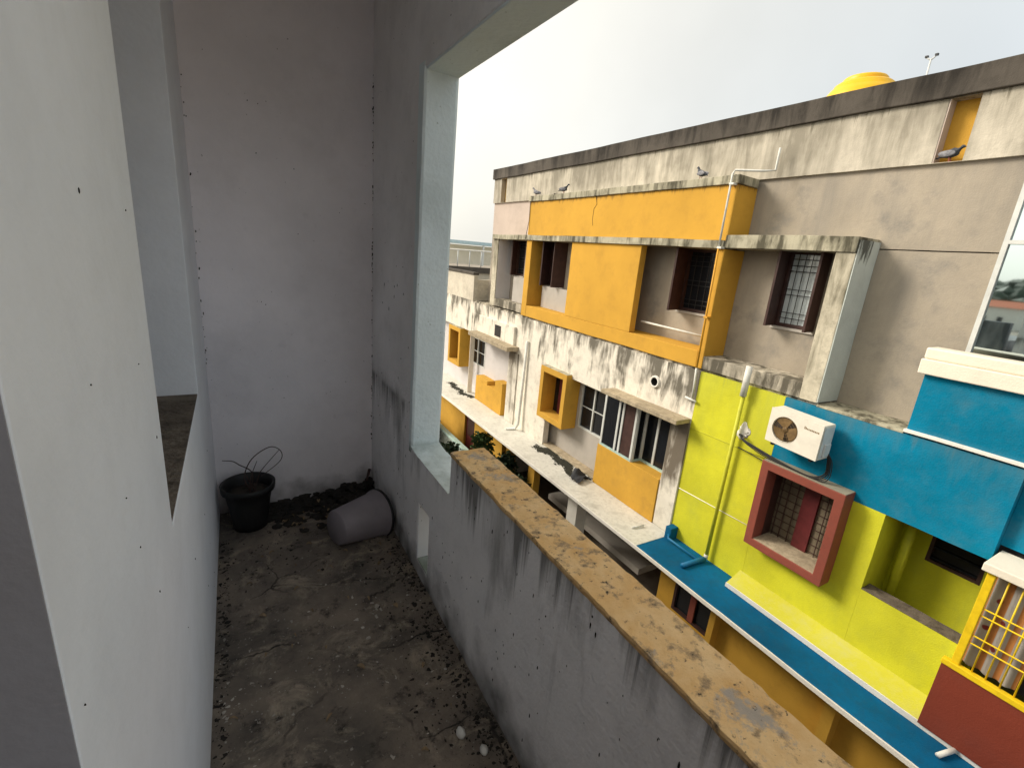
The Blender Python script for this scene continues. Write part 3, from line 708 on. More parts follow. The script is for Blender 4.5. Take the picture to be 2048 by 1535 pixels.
# windows of the upper storey
def window(y0, y1, z0, z1, pane='skypane', bars=True, leaves=(), x=W, mat='brown'):
    f = wall('window', mat, B, 'x', x + .015, x + .10, y0, y1, z0, z1, holes=[(y0 + .05, y1 - .05, z0 + .05, z1 - .05)])
    box('pane', pane, f, x + .07, x + .078, y0 + .05, y1 - .05, z0 + .05, z1 - .05)
    if bars:
        bm = bmesh.new()
        for i in range(1, 5):
            y = y0 + .05 + (y1 - y0 - .1) * i / 5; tube_bm(bm, [(x + .03, y, z0 + .05), (x + .03, y, z1 - .05)], .006, 6)
        for q in (.08, .16, .42, .5, .76, .84, .93):
            z = z0 + .05 + (z1 - z0 - .1) * q; tube_bm(bm, [(x + .03, y0 + .05, z), (x + .03, y1 - .05, z)], .006, 6)
        from_bm('grille', bm, M['bars'], f)
    box('sill', 'recess', f, x - .03, x + .012, y0 - .03, y1 + .03, z0 - .04, z0 - .002)
    for (ya, ang) in leaves:                      # shutter hinged at ya, opened by ang degrees
        wd = (y1 - y0) / 2; a = math.radians(ang)
        dx, dy = -math.sin(a) * wd, math.cos(a) * wd * (1 if ya == y0 else -1)
        bm = bmesh.new()
        n = Vector((-dy, dx, 0)).normalized() * .016
        A = Vector((x - .002, ya, z0)); C_ = A + Vector((dx, dy, 0)); H_ = Vector((0, 0, z1 - z0))
        vs = [bm.verts.new(p) for p in (A - n, C_ - n, C_ + n, A + n, A - n + H_, C_ - n + H_, C_ + n + H_, A + n + H_)]
        for q in ((0, 3, 2, 1), (4, 5, 6, 7), (0, 1, 5, 4), (1, 2, 6, 5), (2, 3, 7, 6), (3, 0, 4, 7)): bm.faces.new([vs[i] for i in q])
        bmesh.ops.recalc_face_normals(bm, faces=bm.faces[:])
        from_bm('shutter', bm, M['brown'], f)
    return f
window(3.66, 4.25, .87, 1.97, leaves=((4.25, 82), (3.66, 96)))
window(5.28, 6.1, .84, 1.93, 'pane', leaves=((6.1, 75),))
window(9.75, 10.46, .85, 1.95, 'pane', leaves=((10.46, 70), (9.75, 80)))
window(11.72, 12.18, .97, 1.97, 'pane', leaves=((12.18, 70),))

# mirrored window right of the box
mw = wall('mirror_window', 'alu', B, 'x', W - .05, W + .02, -1.2, 1.97, .5, 2.95, holes=[(.36, 1.925, .56, 2.12), (.36, 1.925, 2.16, 2.9), (-1.14, .30, .56, 2.9)])
for h in ((.36, 1.925, .56, 2.12), (.36, 1.925, 2.16, 2.9), (-1.14, .30, .56, 2.9)):
    box('pane', 'mirror', mw, W - .015, W - .005, h[0] - .01, h[1] + .01, h[2] - .01, h[3] + .01)

# blue parapet and cream coping in front of the setback
wall('blue_parapet', 'blue', B, 'x', P0, P0 + .15, -5, 2.11, .035, .69)
box('parapet_coping', 'cream', B, P0 - .08, P0 + .22, -5, 2.16, .692, .86, .012)
box('parapet_coping', 'cream', B, P0 - .055, P0 + .20, -5, 2.15, .861, .985, .02)
box('string_course', 'trim', B, P0 - .03, P0 + .1, -5, 2.13, -.005, .034, .006)
box('setback_ledge', 'ledge', B, P0 - .005, W - .001, 2.132, 3.11, -.03, -.001, .004)
box('setback_ledge', 'sillbar', B, P0 + .05, W - .001, 3.11, 13.8, -.03, .008)

# ---- middle storey, lower wall plane
wall('white_wall', 'white', B, 'x', P0, P0 + .16, 4.97, 13.9, -3.09, -.032,
     holes=[(7.0, 9.24, -3.09, -1.08), (5.36, 7.0, -3.09, -.95), (8.36, 9.40, -2.30, -1.02), (11.2, 13.88, -3.09, -1.05), (5.80, 5.96, -.54, -.38)])
wall('recess_wall', 'recess', B, 'x', 6.87, 6.97, 5.4, 9.5, -3.09, -.6, holes=[(7.30, 8.24, -2.24, -1.16), (5.42, 7.05, -2.2, -1.0)])
wall('recess_wall', 'recessw', B, 'x', 6.87, 6.97, 11.0, 18, -3.09, -.6, holes=[(13.28, 14.35, -2.12, -1.22)])
for (y0, y1, z0, z1) in ((7.30, 8.24, -2.24, -1.16), (13.28, 14.35, -2.12, -1.22)):
    f = wall('window', 'alu', B, 'x', 6.86, 6.93, y0, y1, z0, z1, holes=[(y0 + .04, (y0 + y1) / 2 - .02, z0 + .04, z1 - .04), ((y0 + y1) / 2 + .02, y1 - .04, z0 + .04, z1 - .04)])
    box('pane', 'pane', f, 6.9, 6.91, y0 + .03, y1 - .03, z0 + .03, z1 - .03)
    box('window_bar', 'alu', f, 6.872, 6.885, y0 + .04, y1 - .04, (z0 + z1) / 2 - .01, (z0 + z1) / 2 + .01)
box('wall_core', 'dark', B, 6.98, 7.2, 4.9, 18, -3.2, -.2)
# round vent
Rx0 = Vector((1, 0, 0)).to_track_quat('Z', 'Y').to_matrix()
vn = lathe('vent_pipe', 'trim', B, [(.115, .045), (.11, 0), (.10, -.01), (.078, -.004), (.076, .0)], (P0 - .04, 5.88, -.46), 24, Vector((1, 0, 0)).to_track_quat('Z', 'Y').to_matrix(), caps=False)
lathe('vent_bore', 'dark', B, [(.0745, -.004), (.0735, .15), (.01, .155)], (P0 - .04, 5.88, -.46), 24, Rx0, caps=False)  # near-black inside the white pipe stands in for its shade
box('vent_cavity', 'dark', B, P0 + .12, P0 + .15, 5.801, 5.959, -.539, -.381)

# hollow box windows (projecting concrete frames)
def frame_box(name, mat, x0, x1, y0, y1, z0, z1, t, topmat=None, back=None):
    f = wall(name, mat, B, 'x', x0, x1, y0, y1, z0, z1, holes=[(y0 + t, y1 - t, z0 + t, z1 - t)], bev=.008)
    if topmat: box('top_dirt', topmat, f, x0 + .01, x1, y0 + .01, y1 - .01, z1 - .002, z1 + .006)
    return f
f = frame_box('box_window', 'yellow', 6.45, 6.868, 8.34, 9.42, -2.32, -1.00, .14, 'ledge')
box('shutter', 'maroon', f, 6.80, 6.84, 8.8, 9.05, -2.18, -1.14); box('pane', 'pane', f, 6.845, 6.86, 8.48, 9.28, -2.18, -1.14)
f = frame_box('box_window', 'yellow', 6.45, 6.868, 14.40, 15.40, -2.32, -1.00, .14, 'ledge')
box('pane', 'pane', f, 6.845, 6.86, 14.54, 15.26, -2.18, -1.14)

# enclosed bay of aluminium windows over a yellow panel
box('bay_panel', 'yelpanel', B, P0 - .05, 6.868, 5.37, 7.13, -3.088, -2.19, .008)
bw = empty  # (bay parts below hang on the building)
def bay_window(name, pts, z0, z1, stops, mats, parent):
    """run of framed panes from pts[0] to pts[1]"""
    A, C_ = Vector(pts[0]), Vector(pts[1]); d = (C_ - A); ln = d.length; d /= ln; nrm = Vector((-d.y, d.x, 0)) * .022
    def post(bm, s, wdt=.04):
        p = A + d * s
        vs = [bm.verts.new(p + d * u + nrm * v + Vector((0, 0, z))) for z in (z0, z1) for u, v in ((-wdt / 2, -1), (wdt / 2, -1), (wdt / 2, 1), (-wdt / 2, 1))]
        for q in ((0, 3, 2, 1), (4, 5, 6, 7), (0, 1, 5, 4), (1, 2, 6, 5), (2, 3, 7, 6), (3, 0, 4, 7)): bm.faces.new([vs[i] for i in q])
    bm = bmesh.new()
    for q in stops: post(bm, .02 + (ln - .04) * q, .05)
    f = from_bm(name, bm, M['alu'], parent)
    for zz, mt in ((z0, 'teal'), (z1 - .05, 'alu')):
        bm = bmesh.new()
        vs = [bm.verts.new(A + d * u + nrm * v * 1.1 + Vector((0, 0, z))) for z in (zz - .01, zz + .045) for u, v in ((0, -1), (ln, -1), (ln, 1), (0, 1))]
        for q in ((0, 3, 2, 1), (4, 5, 6, 7), (0, 1, 5, 4), (1, 2, 6, 5), (2, 3, 7, 6), (3, 0, 4, 7)): bm.faces.new([vs[i] for i in q])
        from_bm('rail', bm, M[mt], f)
    for i in range(len(stops) - 1):
        s0, s1 = .03 + (ln - .05) * stops[i], .03 + (ln - .05) * stops[i + 1]
        bm = bmesh.new()
        vs = [bm.verts.new(A + d * s + Vector((0, 0, z))) for s, z in ((s0, z0), (s1, z0), (s1, z1), (s0, z1))]
        bm.faces.new(vs); from_bm('pane', bm, M[mats[i]], f)
    return f
bay_window('bay_window', ((P0 - .01, 7.10, 0), (P0 - .01, 6.16, 0)), -2.19, -1.0, (0, .47, .60, 1), ('pane', 'pane', 'brown'), B)
bay_window('bay_window', ((P0 - .01, 6.16, 0), (6.84, 6.16, 0)), -2.19, -1.0, (0, 1), ('pane',), B)
bay_window('bay_window', ((6.84, 6.16, 0), (6.84, 5.38, 0)), -2.19, -1.0, (0, .42, 1), ('pane', 'pane'), B)
# dark inside behind the bay
box('bay_inside', 'dark', B, 6.88, 6.97, 5.42, 7.05, -2.2, -1.0)
box('window_hood', 'hood', B, 6.24, P0 - .001, 4.98, 6.92, -.95, -.87, .01)
box('bay_pillar', 'pillar', B, P0 - .03, 6.868, 4.972, 5.36, -3.088, -.952, .008)
# bay at the far end
box('bay_panel', 'yelpanel', B, P0 - .02, 6.868, 11.5, 13.25, -3.088, -2.42, .008)
box('bay_panel', 'yelpanel', B, P0 - .02, 6.868, 11.5, 11.95, -2.418, -2.12, .008)
box('bay_panel', 'yelpanel', B, P0 - .02, 6.868, 12.45, 13.25, -2.418, -2.30, .008)
box('bay_pillar', 'pillar', B, P0 - .03, 6.868, 10.75, 11.25, -3.088, -1.05, .008)
box('window_hood', 'hood', B, 6.22, P0 - .001, 10.8, 13.3, -.98, -.86, .01)
box('hood_block', 'white', B, 6.52, P0 - .001, 11.0, 13.6, -.86, -.35, .01)
box('hood_vent', 'dark', B, 6.508, 6.519, 11.75, 12.1, -.78, -.46)

# ---- terrace of the neighbouring end
wall('white_wall', 'white', B, 'x', P0, P0 + .16, 13.9, 19, -1.0, -.002)
wall('terrace_parapet', 'band', B, 'x', P0 + .01, P0 + .15, 13.9, 19, .0, .80)
wall('terrace_parapet', 'band', B, 'y', 13.95, 14.1, P0 + .15, 7.3, .0, .66)
box('terrace_slab', 'concrete', B, P0 + .16, 14, 13.8, 19, -.3, -.01)
box('terrace_cap', 'cap', B, P0 - .02, P0 + .18, 13.9, 19, .80, .88, .01)

# ---- lime and blue end of the middle storey
wall('lime_wall', 'lime', B, 'x', P0 + .001, P0 + .16, 3.53, 4.968, -3.09, -.031)
wall('lime_wall', 'lime', B, 'x', P0 + .002, P0 + .16, 2.04, 3.528, -3.09, -1.05, holes=[(2.43, 3.46, -2.22, -1.051)])
wall('blue_wall', 'blue', B, 'x', P0, P0 + .16, 1.10, 3.527, -1.048, -.031)
wall('blue_wall', 'blue', B, 'x', P0 + .11, P0 + .26, -5, 1.098, -.88, -.031)
tube('wall_joint', 'pipel', B, [(P0 - .001, 4.96, -1.02), (P0 - .001, 3.55, -1.0)], .006, 6)
tube('wall_joint', 'trim', B, [(P0 + .001, 4.96, -2.16), (P0 + .001, 3.52, -2.12)], .007, 6)
wall('lime_parapet', 'lime', B, 'x', P0 + .001, P0 + .16, .95, 2.038, -3.09, -2.10)
box('lime_sill', 'sill', B, P0 - .004, P0 + .22, .96, 2.036, -2.099, -2.085, .004)
wall('recess_back', 'lime', B, 'x', 7.3, 7.4, .3, 2.3, -3.09, -1.0, holes=[(1.22, 1.75, -1.68, -1.2)])
box('recess_cheek', 'lime', B, P0 + .161, 7.3, 2.042, 2.16, -3.09, -1.05)
box('recess_floor', 'dark', B, P0 + .16, 7.3, .3, 2.04, -3.09, -2.5)
box('recess_ceiling', 'dark', B, P0 + .161, 7.3, .3, 2.04, -1.04, -.9)
f = wall('window', 'brown', B, 'x', 7.31, 7.39, 1.22, 1.75, -1.68, -1.2, holes=[(1.26, 1.71, -1.64, -1.24)])
for i in range(3): box('louvre', 'pane', f, 7.32, 7.37, 1.26, 1.71, -1.62 + i * .14, -1.60 + i * .14)
box('wall_core', 'dark', B, 7.41, 7.6, -5, 4.9, -3.2, -.2)
tube('waste_pipe', 'pipel', B, [(7.1, 1.90, -2.5), (7.1, 1.90, -1.04)], .055, 12)
# red box window
f = frame_box('box_window', 'red', 6.36, P0 - .002, 2.393, 3.50, -2.26, -.93, .115, 'redtop')
f['label'] = 'red oxide projecting window box below the air conditioner'
box('sill_dust', 'hood', f, 6.38, 6.795, 2.512, 3.378, -2.158, -2.138)
wall('reveal', 'brown', f, 'x', P0 - .001, 6.80, 2.43, 3.46, -2.22, -1.04, holes=[(2.50, 3.39, -2.16, -1.06)])
box('pane', 'dim', f, 6.80, 6.815, 2.44, 3.45, -2.21, -1.045)
box('shutter', 'maroon', f, 6.76, 6.797, 2.83, 3.04, -2.14, -1.07, .004)
bm = bmesh.new()
for i in range(9):
    z = -2.1 + i * .115; tube_bm(bm, [(6.785, 2.5, z), (6.785, 3.38, z)], .005, 5)
for y in (2.6, 2.72, 3.12, 3.24, 3.34): tube_bm(bm, [(6.77, y, -2.15), (6.77, y, -1.07)], .007, 5)
from_bm('grille', bm, M['brown'], f)

# lime footing block on the blue slab
bm = bmesh.new()
prof = [(P0 + .0, -2.885), (6.33, -3.005), (6.30, -3.018), (6.30, -3.088), (P0 + .0, -3.088)]
ya, yb = -5, 3.56
va = [bm.verts.new((x, ya, z)) for x, z in prof]; vb = [bm.verts.new((x, yb - (.10 if x < 6.5 else 0) * 0, z)) for x, z in prof]
for i in range(5): bm.faces.new([va[i], va[(i + 1) % 5], vb[(i + 1) % 5], vb[i]])
bm.faces.new(va); bm.faces.new(vb[::-1]); bmesh.ops.recalc_face_normals(bm, faces=bm.faces[:])
from_bm('footing', bm, M['limeb'], B)
box('footing_edge', 'trim', B, 6.285, 6.299, -5, 3.565, -3.085, -3.012, .003)
# bay with brown panel and yellow grille
box('bay_side', 'lime', B, 6.30, P0, .99, 1.07, -2.96, -2.16)
box('brown_panel', 'panel', B, 6.26, 6.30, -3, 1.09, -3.02, -2.19, .004)
box('panel_rail', 'yellowpost', B, 6.24, 6.31, -3, 1.095, -2.189, -2.125, .006)
gr = box('window_grille', 'yellowpost', B, 6.26, 6.32, .965, 1.03, -2.124, -1.02, .006)
for i in range(12):
    y = .87 - i * .105
    tube('grille_bar', 'yellowpost', gr, [(6.29, y, -2.12), (6.29, y, -1.02)], .0075, 6)
for z in (-1.42, -1.50, -1.74, -1.83):
    tube('grille_bar', 'yellowpost', gr, [(6.28, .99, z), (6.28, -1.6, z)], .0075, 6)
bm = bmesh.new(); prev = None
for i in range(80):
    y = 1.0 - i * .012 if i < 36 else 1.0 - 35 * .012 - (i - 35) * .0001
    x = 6.38 + .022 * math.sin(y * 46)
    a, b = bm.verts.new((x, y, -2.12)), bm.verts.new((x, y, -1.0))
    if prev: bm.faces.new([prev[0], a, b, prev[1]])
    prev = (a, b)
from_bm('curtain', bm, M['curtain'], B, True)
box('bay_inside', 'dark', B, 6.47, 6.54, -3, .985, -2.17, -.99)
box('bay_lintel', 'cream', B, 6.20, P0 + .12, -3, 1.07, -1.015, -.93, .01)
box('bay_side_wall', 'lime', B, 6.42, P0, .987, 1.05, -2.16, -1.017)

# ---- projecting slab between the storeys
box('recess_kerb', 'hood', B, P0 + .02, 6.869, 7.14, 9.24, -3.091, -3.04, .012)
box('floor_slab', 'slabw', B, 5.74, P0 + .38, 4.93, 19, -3.155, -3.092, .008)
box('floor_slab', 'blues', B, 5.74, P0 + .2, -5, 4.925, -3.155, -3.091, .008)
box('slab_edge', 'trim', B, 5.715, 5.738, -5, 19, -3.16, -3.095, .004)

# ---- lower storey
wall('lower_wall', 'yellow', B, 'x', P0, P0 + .15, -5, 4.98, GZ, -3.157, holes=[(3.80, 4.62, -4.43, -3.35), (.3, 1.05, -4.3, -3.3)])
box('corner_fin', 'yellow', B, P0 - .22, P0, 1.82, 1.96, GZ, -3.157)
box('corner_fin', 'yellow', B, P0 - .18, P0, 3.66, 3.76, GZ, -3.157)
f = wall('window', 'brown', B, 'x', P0 - .01, P0 + .08, 3.80, 4.62, -4.43, -3.35, holes=[(3.85, 4.16, -4.38, -3.4), (4.24, 4.57, -4.38, -3.4)])
box('mullion', 'red', f, P0 - .02, P0 + .0, 4.15, 4.26, -4.40, -3.38); box('pane', 'pane', f, P0 + .04, P0 + .05, 3.84, 4.58, -4.4, -3.38)
f = wall('window', 'brown', B, 'x', P0 - .01, P0 + .08, .3, 1.05, -4.3, -3.3, holes=[(.35, 1.0, -4.25, -3.35)])
box('pane', 'pane', f, P0 + .04, P0 + .05, .34, 1.01, -4.26, -3.34)
wall('lower_wall', 'yellow', B, 'x', P0 + .02, P0 + .17, 11.3, 19, GZ, -3.157, holes=[(13.2, 14.0, -5.6, -3.4)])
f = box('door', 'maroon', B, P0 + .1, P0 + .14, 13.2, 14.0, -5.6, -3.4); box('door_panel', 'brown', f, P0 + .088, P0 + .099, 13.32, 13.88, -4.6, -3.55)
box('pillar', 'trim', B, P0 - .25, P0 + .05, 7.28, 7.62, GZ, -3.157, .006)
box('pillar', 'yellow', B, P0 - .1, P0 + .1, 10.6, 10.85, GZ, -3.157, .006)
box('pillar', 'yellow', B, P0 - .1, P0 + .1, 9.3, 9.6, GZ, -3.157, .006)
box('porch_back', 'panel', B, 9.6, 9.8, 4.98, 11.3, GZ, -3.2)
box('porch_ceiling', 'recess', B, P0 + .2, 9.8, 4.98, 11.3, -3.30, -3.2)
box('porch_side', 'recess', B, P0 + .15, 9.6, 4.8, 4.98, GZ, -3.2)
box('porch_ledge', 'recess', B, 7.2, 9.6, 6.0, 9.5, -4.9, -4.75)
box('mass', 'dark', B, 9.8, 13.9, -5, 13.6, GZ, 2.6)

# moss and dirt on slab and ledges (nobody could count it)
def moss(name, y0, y1, x0, x1, z, n, label, smin=.015, smax=.05):
    bm = bmesh.new(); i = 0
    while i < n:
        y = rnd.uniform(y0, y1); d_ = noise.noise(Vector((y * 2.3, z, 4))); i += 1
        if d_ < -.42 + .4 * rnd.random(): continue
        c = x0 + (x1 - x0) * (.5 + .7 * noise.noise(Vector((y * 1.9, z, 9)))); x = min(x1, max(x0 - .06, rnd.gauss(c, (x1 - x0) * (.16 + .3 * max(0, d_)))))
        sz = rnd.uniform(smin, smax) * (.6 + max(0, d_)); lump_bm(bm, x, y, z, sz, sz * rnd.uniform(.8, 2.2), sz * .3, i, 1, 1.1)
    return tag(from_bm(name, bm, M['moss']), label, 'moss', kind='stuff')
moss('slab_moss', 7.15, 9.3, 6.30, 6.62, -3.086, 1900, 'black moss on the white slab left of the yellow bay', .01, .04)
moss('slab_moss', 13.3, 15.2, 6.30, 6.62, -3.088, 900, 'black moss at the far end of the white slab', .01, .04)
moss('cap_moss', 4.96, 10.8, 6.56, 6.7, 2.985, 160, 'dark lichen along the cap over the orange band', .01, .022)

# ================================================================== PIPES, AIR CONDITIONER, CABLES
t = empty('drain_pipe', (P0 - .1, 5.0, -.5), 'thin pipe running down the orange corner, painted orange below', 'pipe')
tube('pipe', 'pipew', t, [(6.9, 4.62, 3.36), (6.9, 4.62, 3.06), (6.72, 4.66, 3.03), (6.55, 5.03, 3.05), (6.53, 5.045, 3.0), (6.53, 5.04, 1.95)], .016)
tube('pipe', 'pipeo', t, [(6.53, 5.04, 1.95), (6.535, 5.02, .02)], .016)
tube('pipe', 'pipew', t, [(6.535, 5.02, .02), (6.55, 5.0, -.5)], .017)
tube('pipe_elbow', 'pipew', t, [(6.55, 5.14, -.52), (6.55, 4.92, -.54)], .02)
for z in (2.86, 1.94, .86): box('pipe_clip', 'pipeo' if z < 1.5 else 'pipew', t, 6.51, 6.6, 4.985, 5.06, z - .015, z + .015)

t = empty('drain_pipe', (6.52, 4.1, -3.09), 'white to lime drain pipe down the lime wall beside the air conditioner', 'pipe')
tube('pipe_head', 'pipew', t, [(6.5, 4.09, .28), (6.51, 4.1, -.18)], .048, 14)
tube('pipe', 'pipel', t, [(6.52, 4.1, -.18), (6.525, 4.12, -2.96)], .03, 12)
tube('pipe_shoe', 'pipew', t, [(6.52, 4.12, -2.95), (6.515, 4.12, -3.02)], .034, 12)
tube('pipe', 'pipeb', t, [(6.50, 4.12, -3.03), (6.30, 4.15, -3.045), (6.0, 4.16, -3.045)], .04, 12)
t = empty('slab_pipe', (6.5, 4.5, -3.09), 'blue painted pipe lying along the foot of the lime wall', 'pipe')
tube('pipe', 'pipeb', t, [(6.45, 4.86, -2.98), (6.38, 4.80, -3.03), (6.36, 4.15, -3.03)], .022, 10)
box('pipe_block', 'blues', t, 6.42, 6.6, 4.80, 4.93, -3.09, -2.86, .01)

t = empty('waste_pipe', (6.5, 10.35, -3.09), 'grey upright pipe standing on the white slab by the far pillar', 'pipe')
tube('pipe', 'pipew', t, [(6.55, 10.32, -.6), (6.50, 10.32, -2.9), (6.44, 10.36, -3.06), (6.2, 10.45, -3.07)], .038, 10)
tag(tube('overflow_spout', 'pipew', None, [(6.34, .74, -3.035), (6.04, .82, -3.055)], .026, 10), 'short white spout sticking out below the brown panel', 'pipe')
tag(tube('overflow_spout', 'pipew', None, [(6.30, 5.32, -3.06), (6.05, 5.36, -3.065)], .018, 10), 'thin grey spout lying on the white slab below the yellow bay', 'pipe')

AC = empty('air_conditioner', (6.4, 3.1, -.6), 'ivory air conditioner outdoor unit hung on the lime and blue wall', 'air conditioner')
tilt = -.045
def acp(x, y, z): return Vector((x, y, z + tilt * (3.45 - y)))
def acbox(name, mat, x0, x1, y0, y1, z0, z1, parent=AC, bev=.008):
    bm = bmesh.new(); abox(bm, x0, x1, y0, y1, z0, z1)
    if bev: bmesh.ops.bevel(bm, geom=bm.edges[:], offset=bev, segments=2, affect='EDGES')
    for v in bm.verts: v.co = acp(*v.co)
    return from_bm(name, bm, M[mat], parent)
# casing with a round fan opening in its front
y0, y1, z0, z1, xf, xb = 2.775, 3.465, -.585, -.118, 6.22, 6.50
acbox('casing', 'acw', xf + .02, xb, y0, y1, z0, z1)
bm = bmesh.new(); fy, fz, fr = 3.235, -.352, .172; NS = 40
circ = [(fy + fr * math.cos(2 * math.pi * q / NS), fz + fr * math.sin(2 * math.pi * q / NS)) for q in range(NS)]
def sq(a):
    c, s = math.cos(a), math.sin(a); k = min(((y1 - fy) if c > 0 else (fy - y0)) / max(abs(c), 1e-6), ((z1 - fz) if s > 0 else (fz - z0)) / max(abs(s), 1e-6))
    return (fy + c * k, fz + s * k)
angs = sorted([2 * math.pi * q / NS for q in range(NS)] + [math.atan2(zz - fz, yy - fy) % (2 * math.pi) for yy in (y0, y1) for zz in (z0, z1)])
ins = [bm.verts.new(acp(xf - .002, fy + fr * math.cos(a), fz + fr * math.sin(a))) for a in angs]
inb = [bm.verts.new(acp(xf + .018, fy + fr * math.cos(a), fz + fr * math.sin(a))) for a in angs]
out = [bm.verts.new(acp(xf - .002, *sq(a))) for a in angs]; oub = [bm.verts.new(acp(xf + .018, *sq(a))) for a in angs]
n = len(angs)
for q in range(n):
    r = (q + 1) % n
    bm.faces.new([ins[q], ins[r], out[r], out[q]]); bm.faces.new([ins[q], inb[q], inb[r], ins[r]]); bm.faces.new([out[q], out[r], oub[r], oub[q]])
bmesh.ops.recalc_face_normals(bm, faces=bm.faces[:])
from_bm('front_panel', bm, M['acw'], AC)
acbox('side_panel', 'acs', xf + .03, xb - .02, y0 - .006, y0 - .001, z0 + .03, z1 - .03, bev=0)
acbox('service_cover', 'acs', xf + .10, xb - .05, y0 - .03, y0 - .006, z0 + .05, z0 + .22, bev=.005)
Rx = Vector((1, 0, 0)).to_track_quat('Z', 'Y').to_matrix()
fan = lathe('fan', 'acdark', AC, [(.005, .017), (.165, .017), (.165, .019)], acp(xf, fy, fz), 32, Rx)
lathe('fan_hub', 'acfan', fan, [(.002, -.0), (.035, -.0), (.04, .016)], acp(xf, fy, fz), 20, Rx)
for b in range(3):
    bm = bmesh.new(); a0 = b * 2 * math.pi / 3 + .5; A_, B_ = [], []
    for i in range(9):
        a = a0 + i * .19
        A_.append(bm.verts.new(acp(xf + .014 - i * .001, fy + .03 * math.cos(a), fz + .03 * math.sin(a))))
        B_.append(bm.verts.new(acp(xf + .014 - i * .0012, fy + .158 * math.cos(a), fz + .158 * math.sin(a))))
    for i in range(8): bm.faces.new([A_[i], A_[i + 1], B_[i + 1], B_[i]])
    from_bm('fan_blade', bm, M['acfan'], fan)
bm = bmesh.new()
for r in (.06, .10, .14, .168): tube_bm(bm, [acp(xf - .006, fy + r * math.cos(2 * math.pi * q / 32), fz + r * math.sin(2 * math.pi * q / 32)) for q in range(33)], .0018, 5, False)
for q in range(6):
    a = q * math.pi / 3; tube_bm(bm, [acp(xf - .006, fy, fz), acp(xf - .006, fy + .172 * math.cos(a), fz + .172 * math.sin(a))], .0018, 5)
from_bm('fan_guard', bm, M['acfan'], AC)
for yy in (2.86, 3.38): acbox('foot', 'bars', xf + .04, P0, yy - .02, yy + .02, z0 - .05, z0 - .002, bev=.003)
# lettering too small to read: a row of little brown marks, the first ones taller
bm = bmesh.new(); yy = 3.00
for i, (wd_, h_) in enumerate(((.010, .034), (.012, .028), (.014, .018), (.012, .018), (.016, .018), (.012, .020), (.014, .018), (.016, .018), (.012, .018), (.014, .020))):
    abox(bm, xf - .004, xf - .0025, yy - wd_, yy, -.235, -.235 + h_); yy -= wd_ + .006
for v in bm.verts: v.co = acp(*v.co)
from_bm('lettering', bm, M['acfan'], AC)
# refrigerant lines and cable loop
def spline(pts, q=7):
    pts = [Vector(p) for p in pts]; P = []
    for i in range(len(pts) - 1):
        p0, p1, p2, p3 = pts[max(i - 1, 0)], pts[i], pts[i + 1], pts[min(i + 2, len(pts) - 1)]
        for k_ in range(q):
            s = k_ / q; P.append(.5 * ((2 * p1) + (p2 - p0) * s + (2 * p0 - 5 * p1 + 4 * p2 - p3) * s * s + (3 * p1 - p0 - 3 * p2 + p3) * s ** 3))
    return P + [pts[-1]]
for i in range(4):
    o = .018 * i
    tube('cable', 'black', AC, spline([(6.58, 4.06 - o, -.80 + o * .3), (6.5, 4.0 - o, -.76), (6.46, 3.9, -.80 - o * .5), (6.44, 3.5, -.86 - o), (6.42, 3.1, -.905 - o * .2), (6.42, 2.85 - o, -.90 - o * .5), (6.43, 2.72 - o, -.80 - o), (6.44, 2.73 - o, -.64), (6.44, 2.76, -.52)]), .011 if i < 2 else .006, 7)
tube('cable', 'black', AC, spline([(6.55, 4.02, -.98), (6.55, 3.8, -1.0), (6.5, 3.45, -1.02)]), .007, 6)
bm = bmesh.new(); lump_bm(bm, P0 + .0, 4.02, -.74, .008, .09, .11, 2, 3, .8)
tag(from_bm('plaster_patch', bm, M['trim'], None, True), 'rough white plaster patch round the pipe hole in the lime wall', 'patch')

# ================================================================== ROOF THINGS
t = empty('water_tank', (10.0, 5.38, 2.95), 'yellow plastic water tank on the opposite roof', 'water tank')
lathe('tank_body', 'tank', t, [(.02, .05), (.60, .05), (.62, .10), (.62, 1.60), (.64, 1.63), (.62, 1.66), (.60, 1.78), (.56, 1.88), (.51, 1.955), (.485, 1.96), (.46, 2.03), (.42, 2.06)], (10, 5.34, 2.95), 36)
lathe('lid', 'tank', t, [(.34, 2.06), (.345, 2.07), (.345, 2.13), (.32, 2.155), (.02, 2.17)], (10, 5.34, 2.95), 28)
t = empty('antenna_mast', (9.0, 3.96, 2.95), 'thin grey mast with a forked head on the opposite roof', 'antenna')
tube('mast', 'acs', t, [(9, 3.96, 2.95), (9, 3.97, 4.82)], .013)
for s in (-1, 1): tube('arm', 'acs', t, [(9, 3.97, 4.80), (9, 3.97 + .06 * s, 4.85)], .01)
for s in (-1, 1): box('clamp', 'bars', t, 8.98, 9.02, 3.97 + .06 * s - .018, 3.97 + .06 * s + .018, 4.845, 4.87)

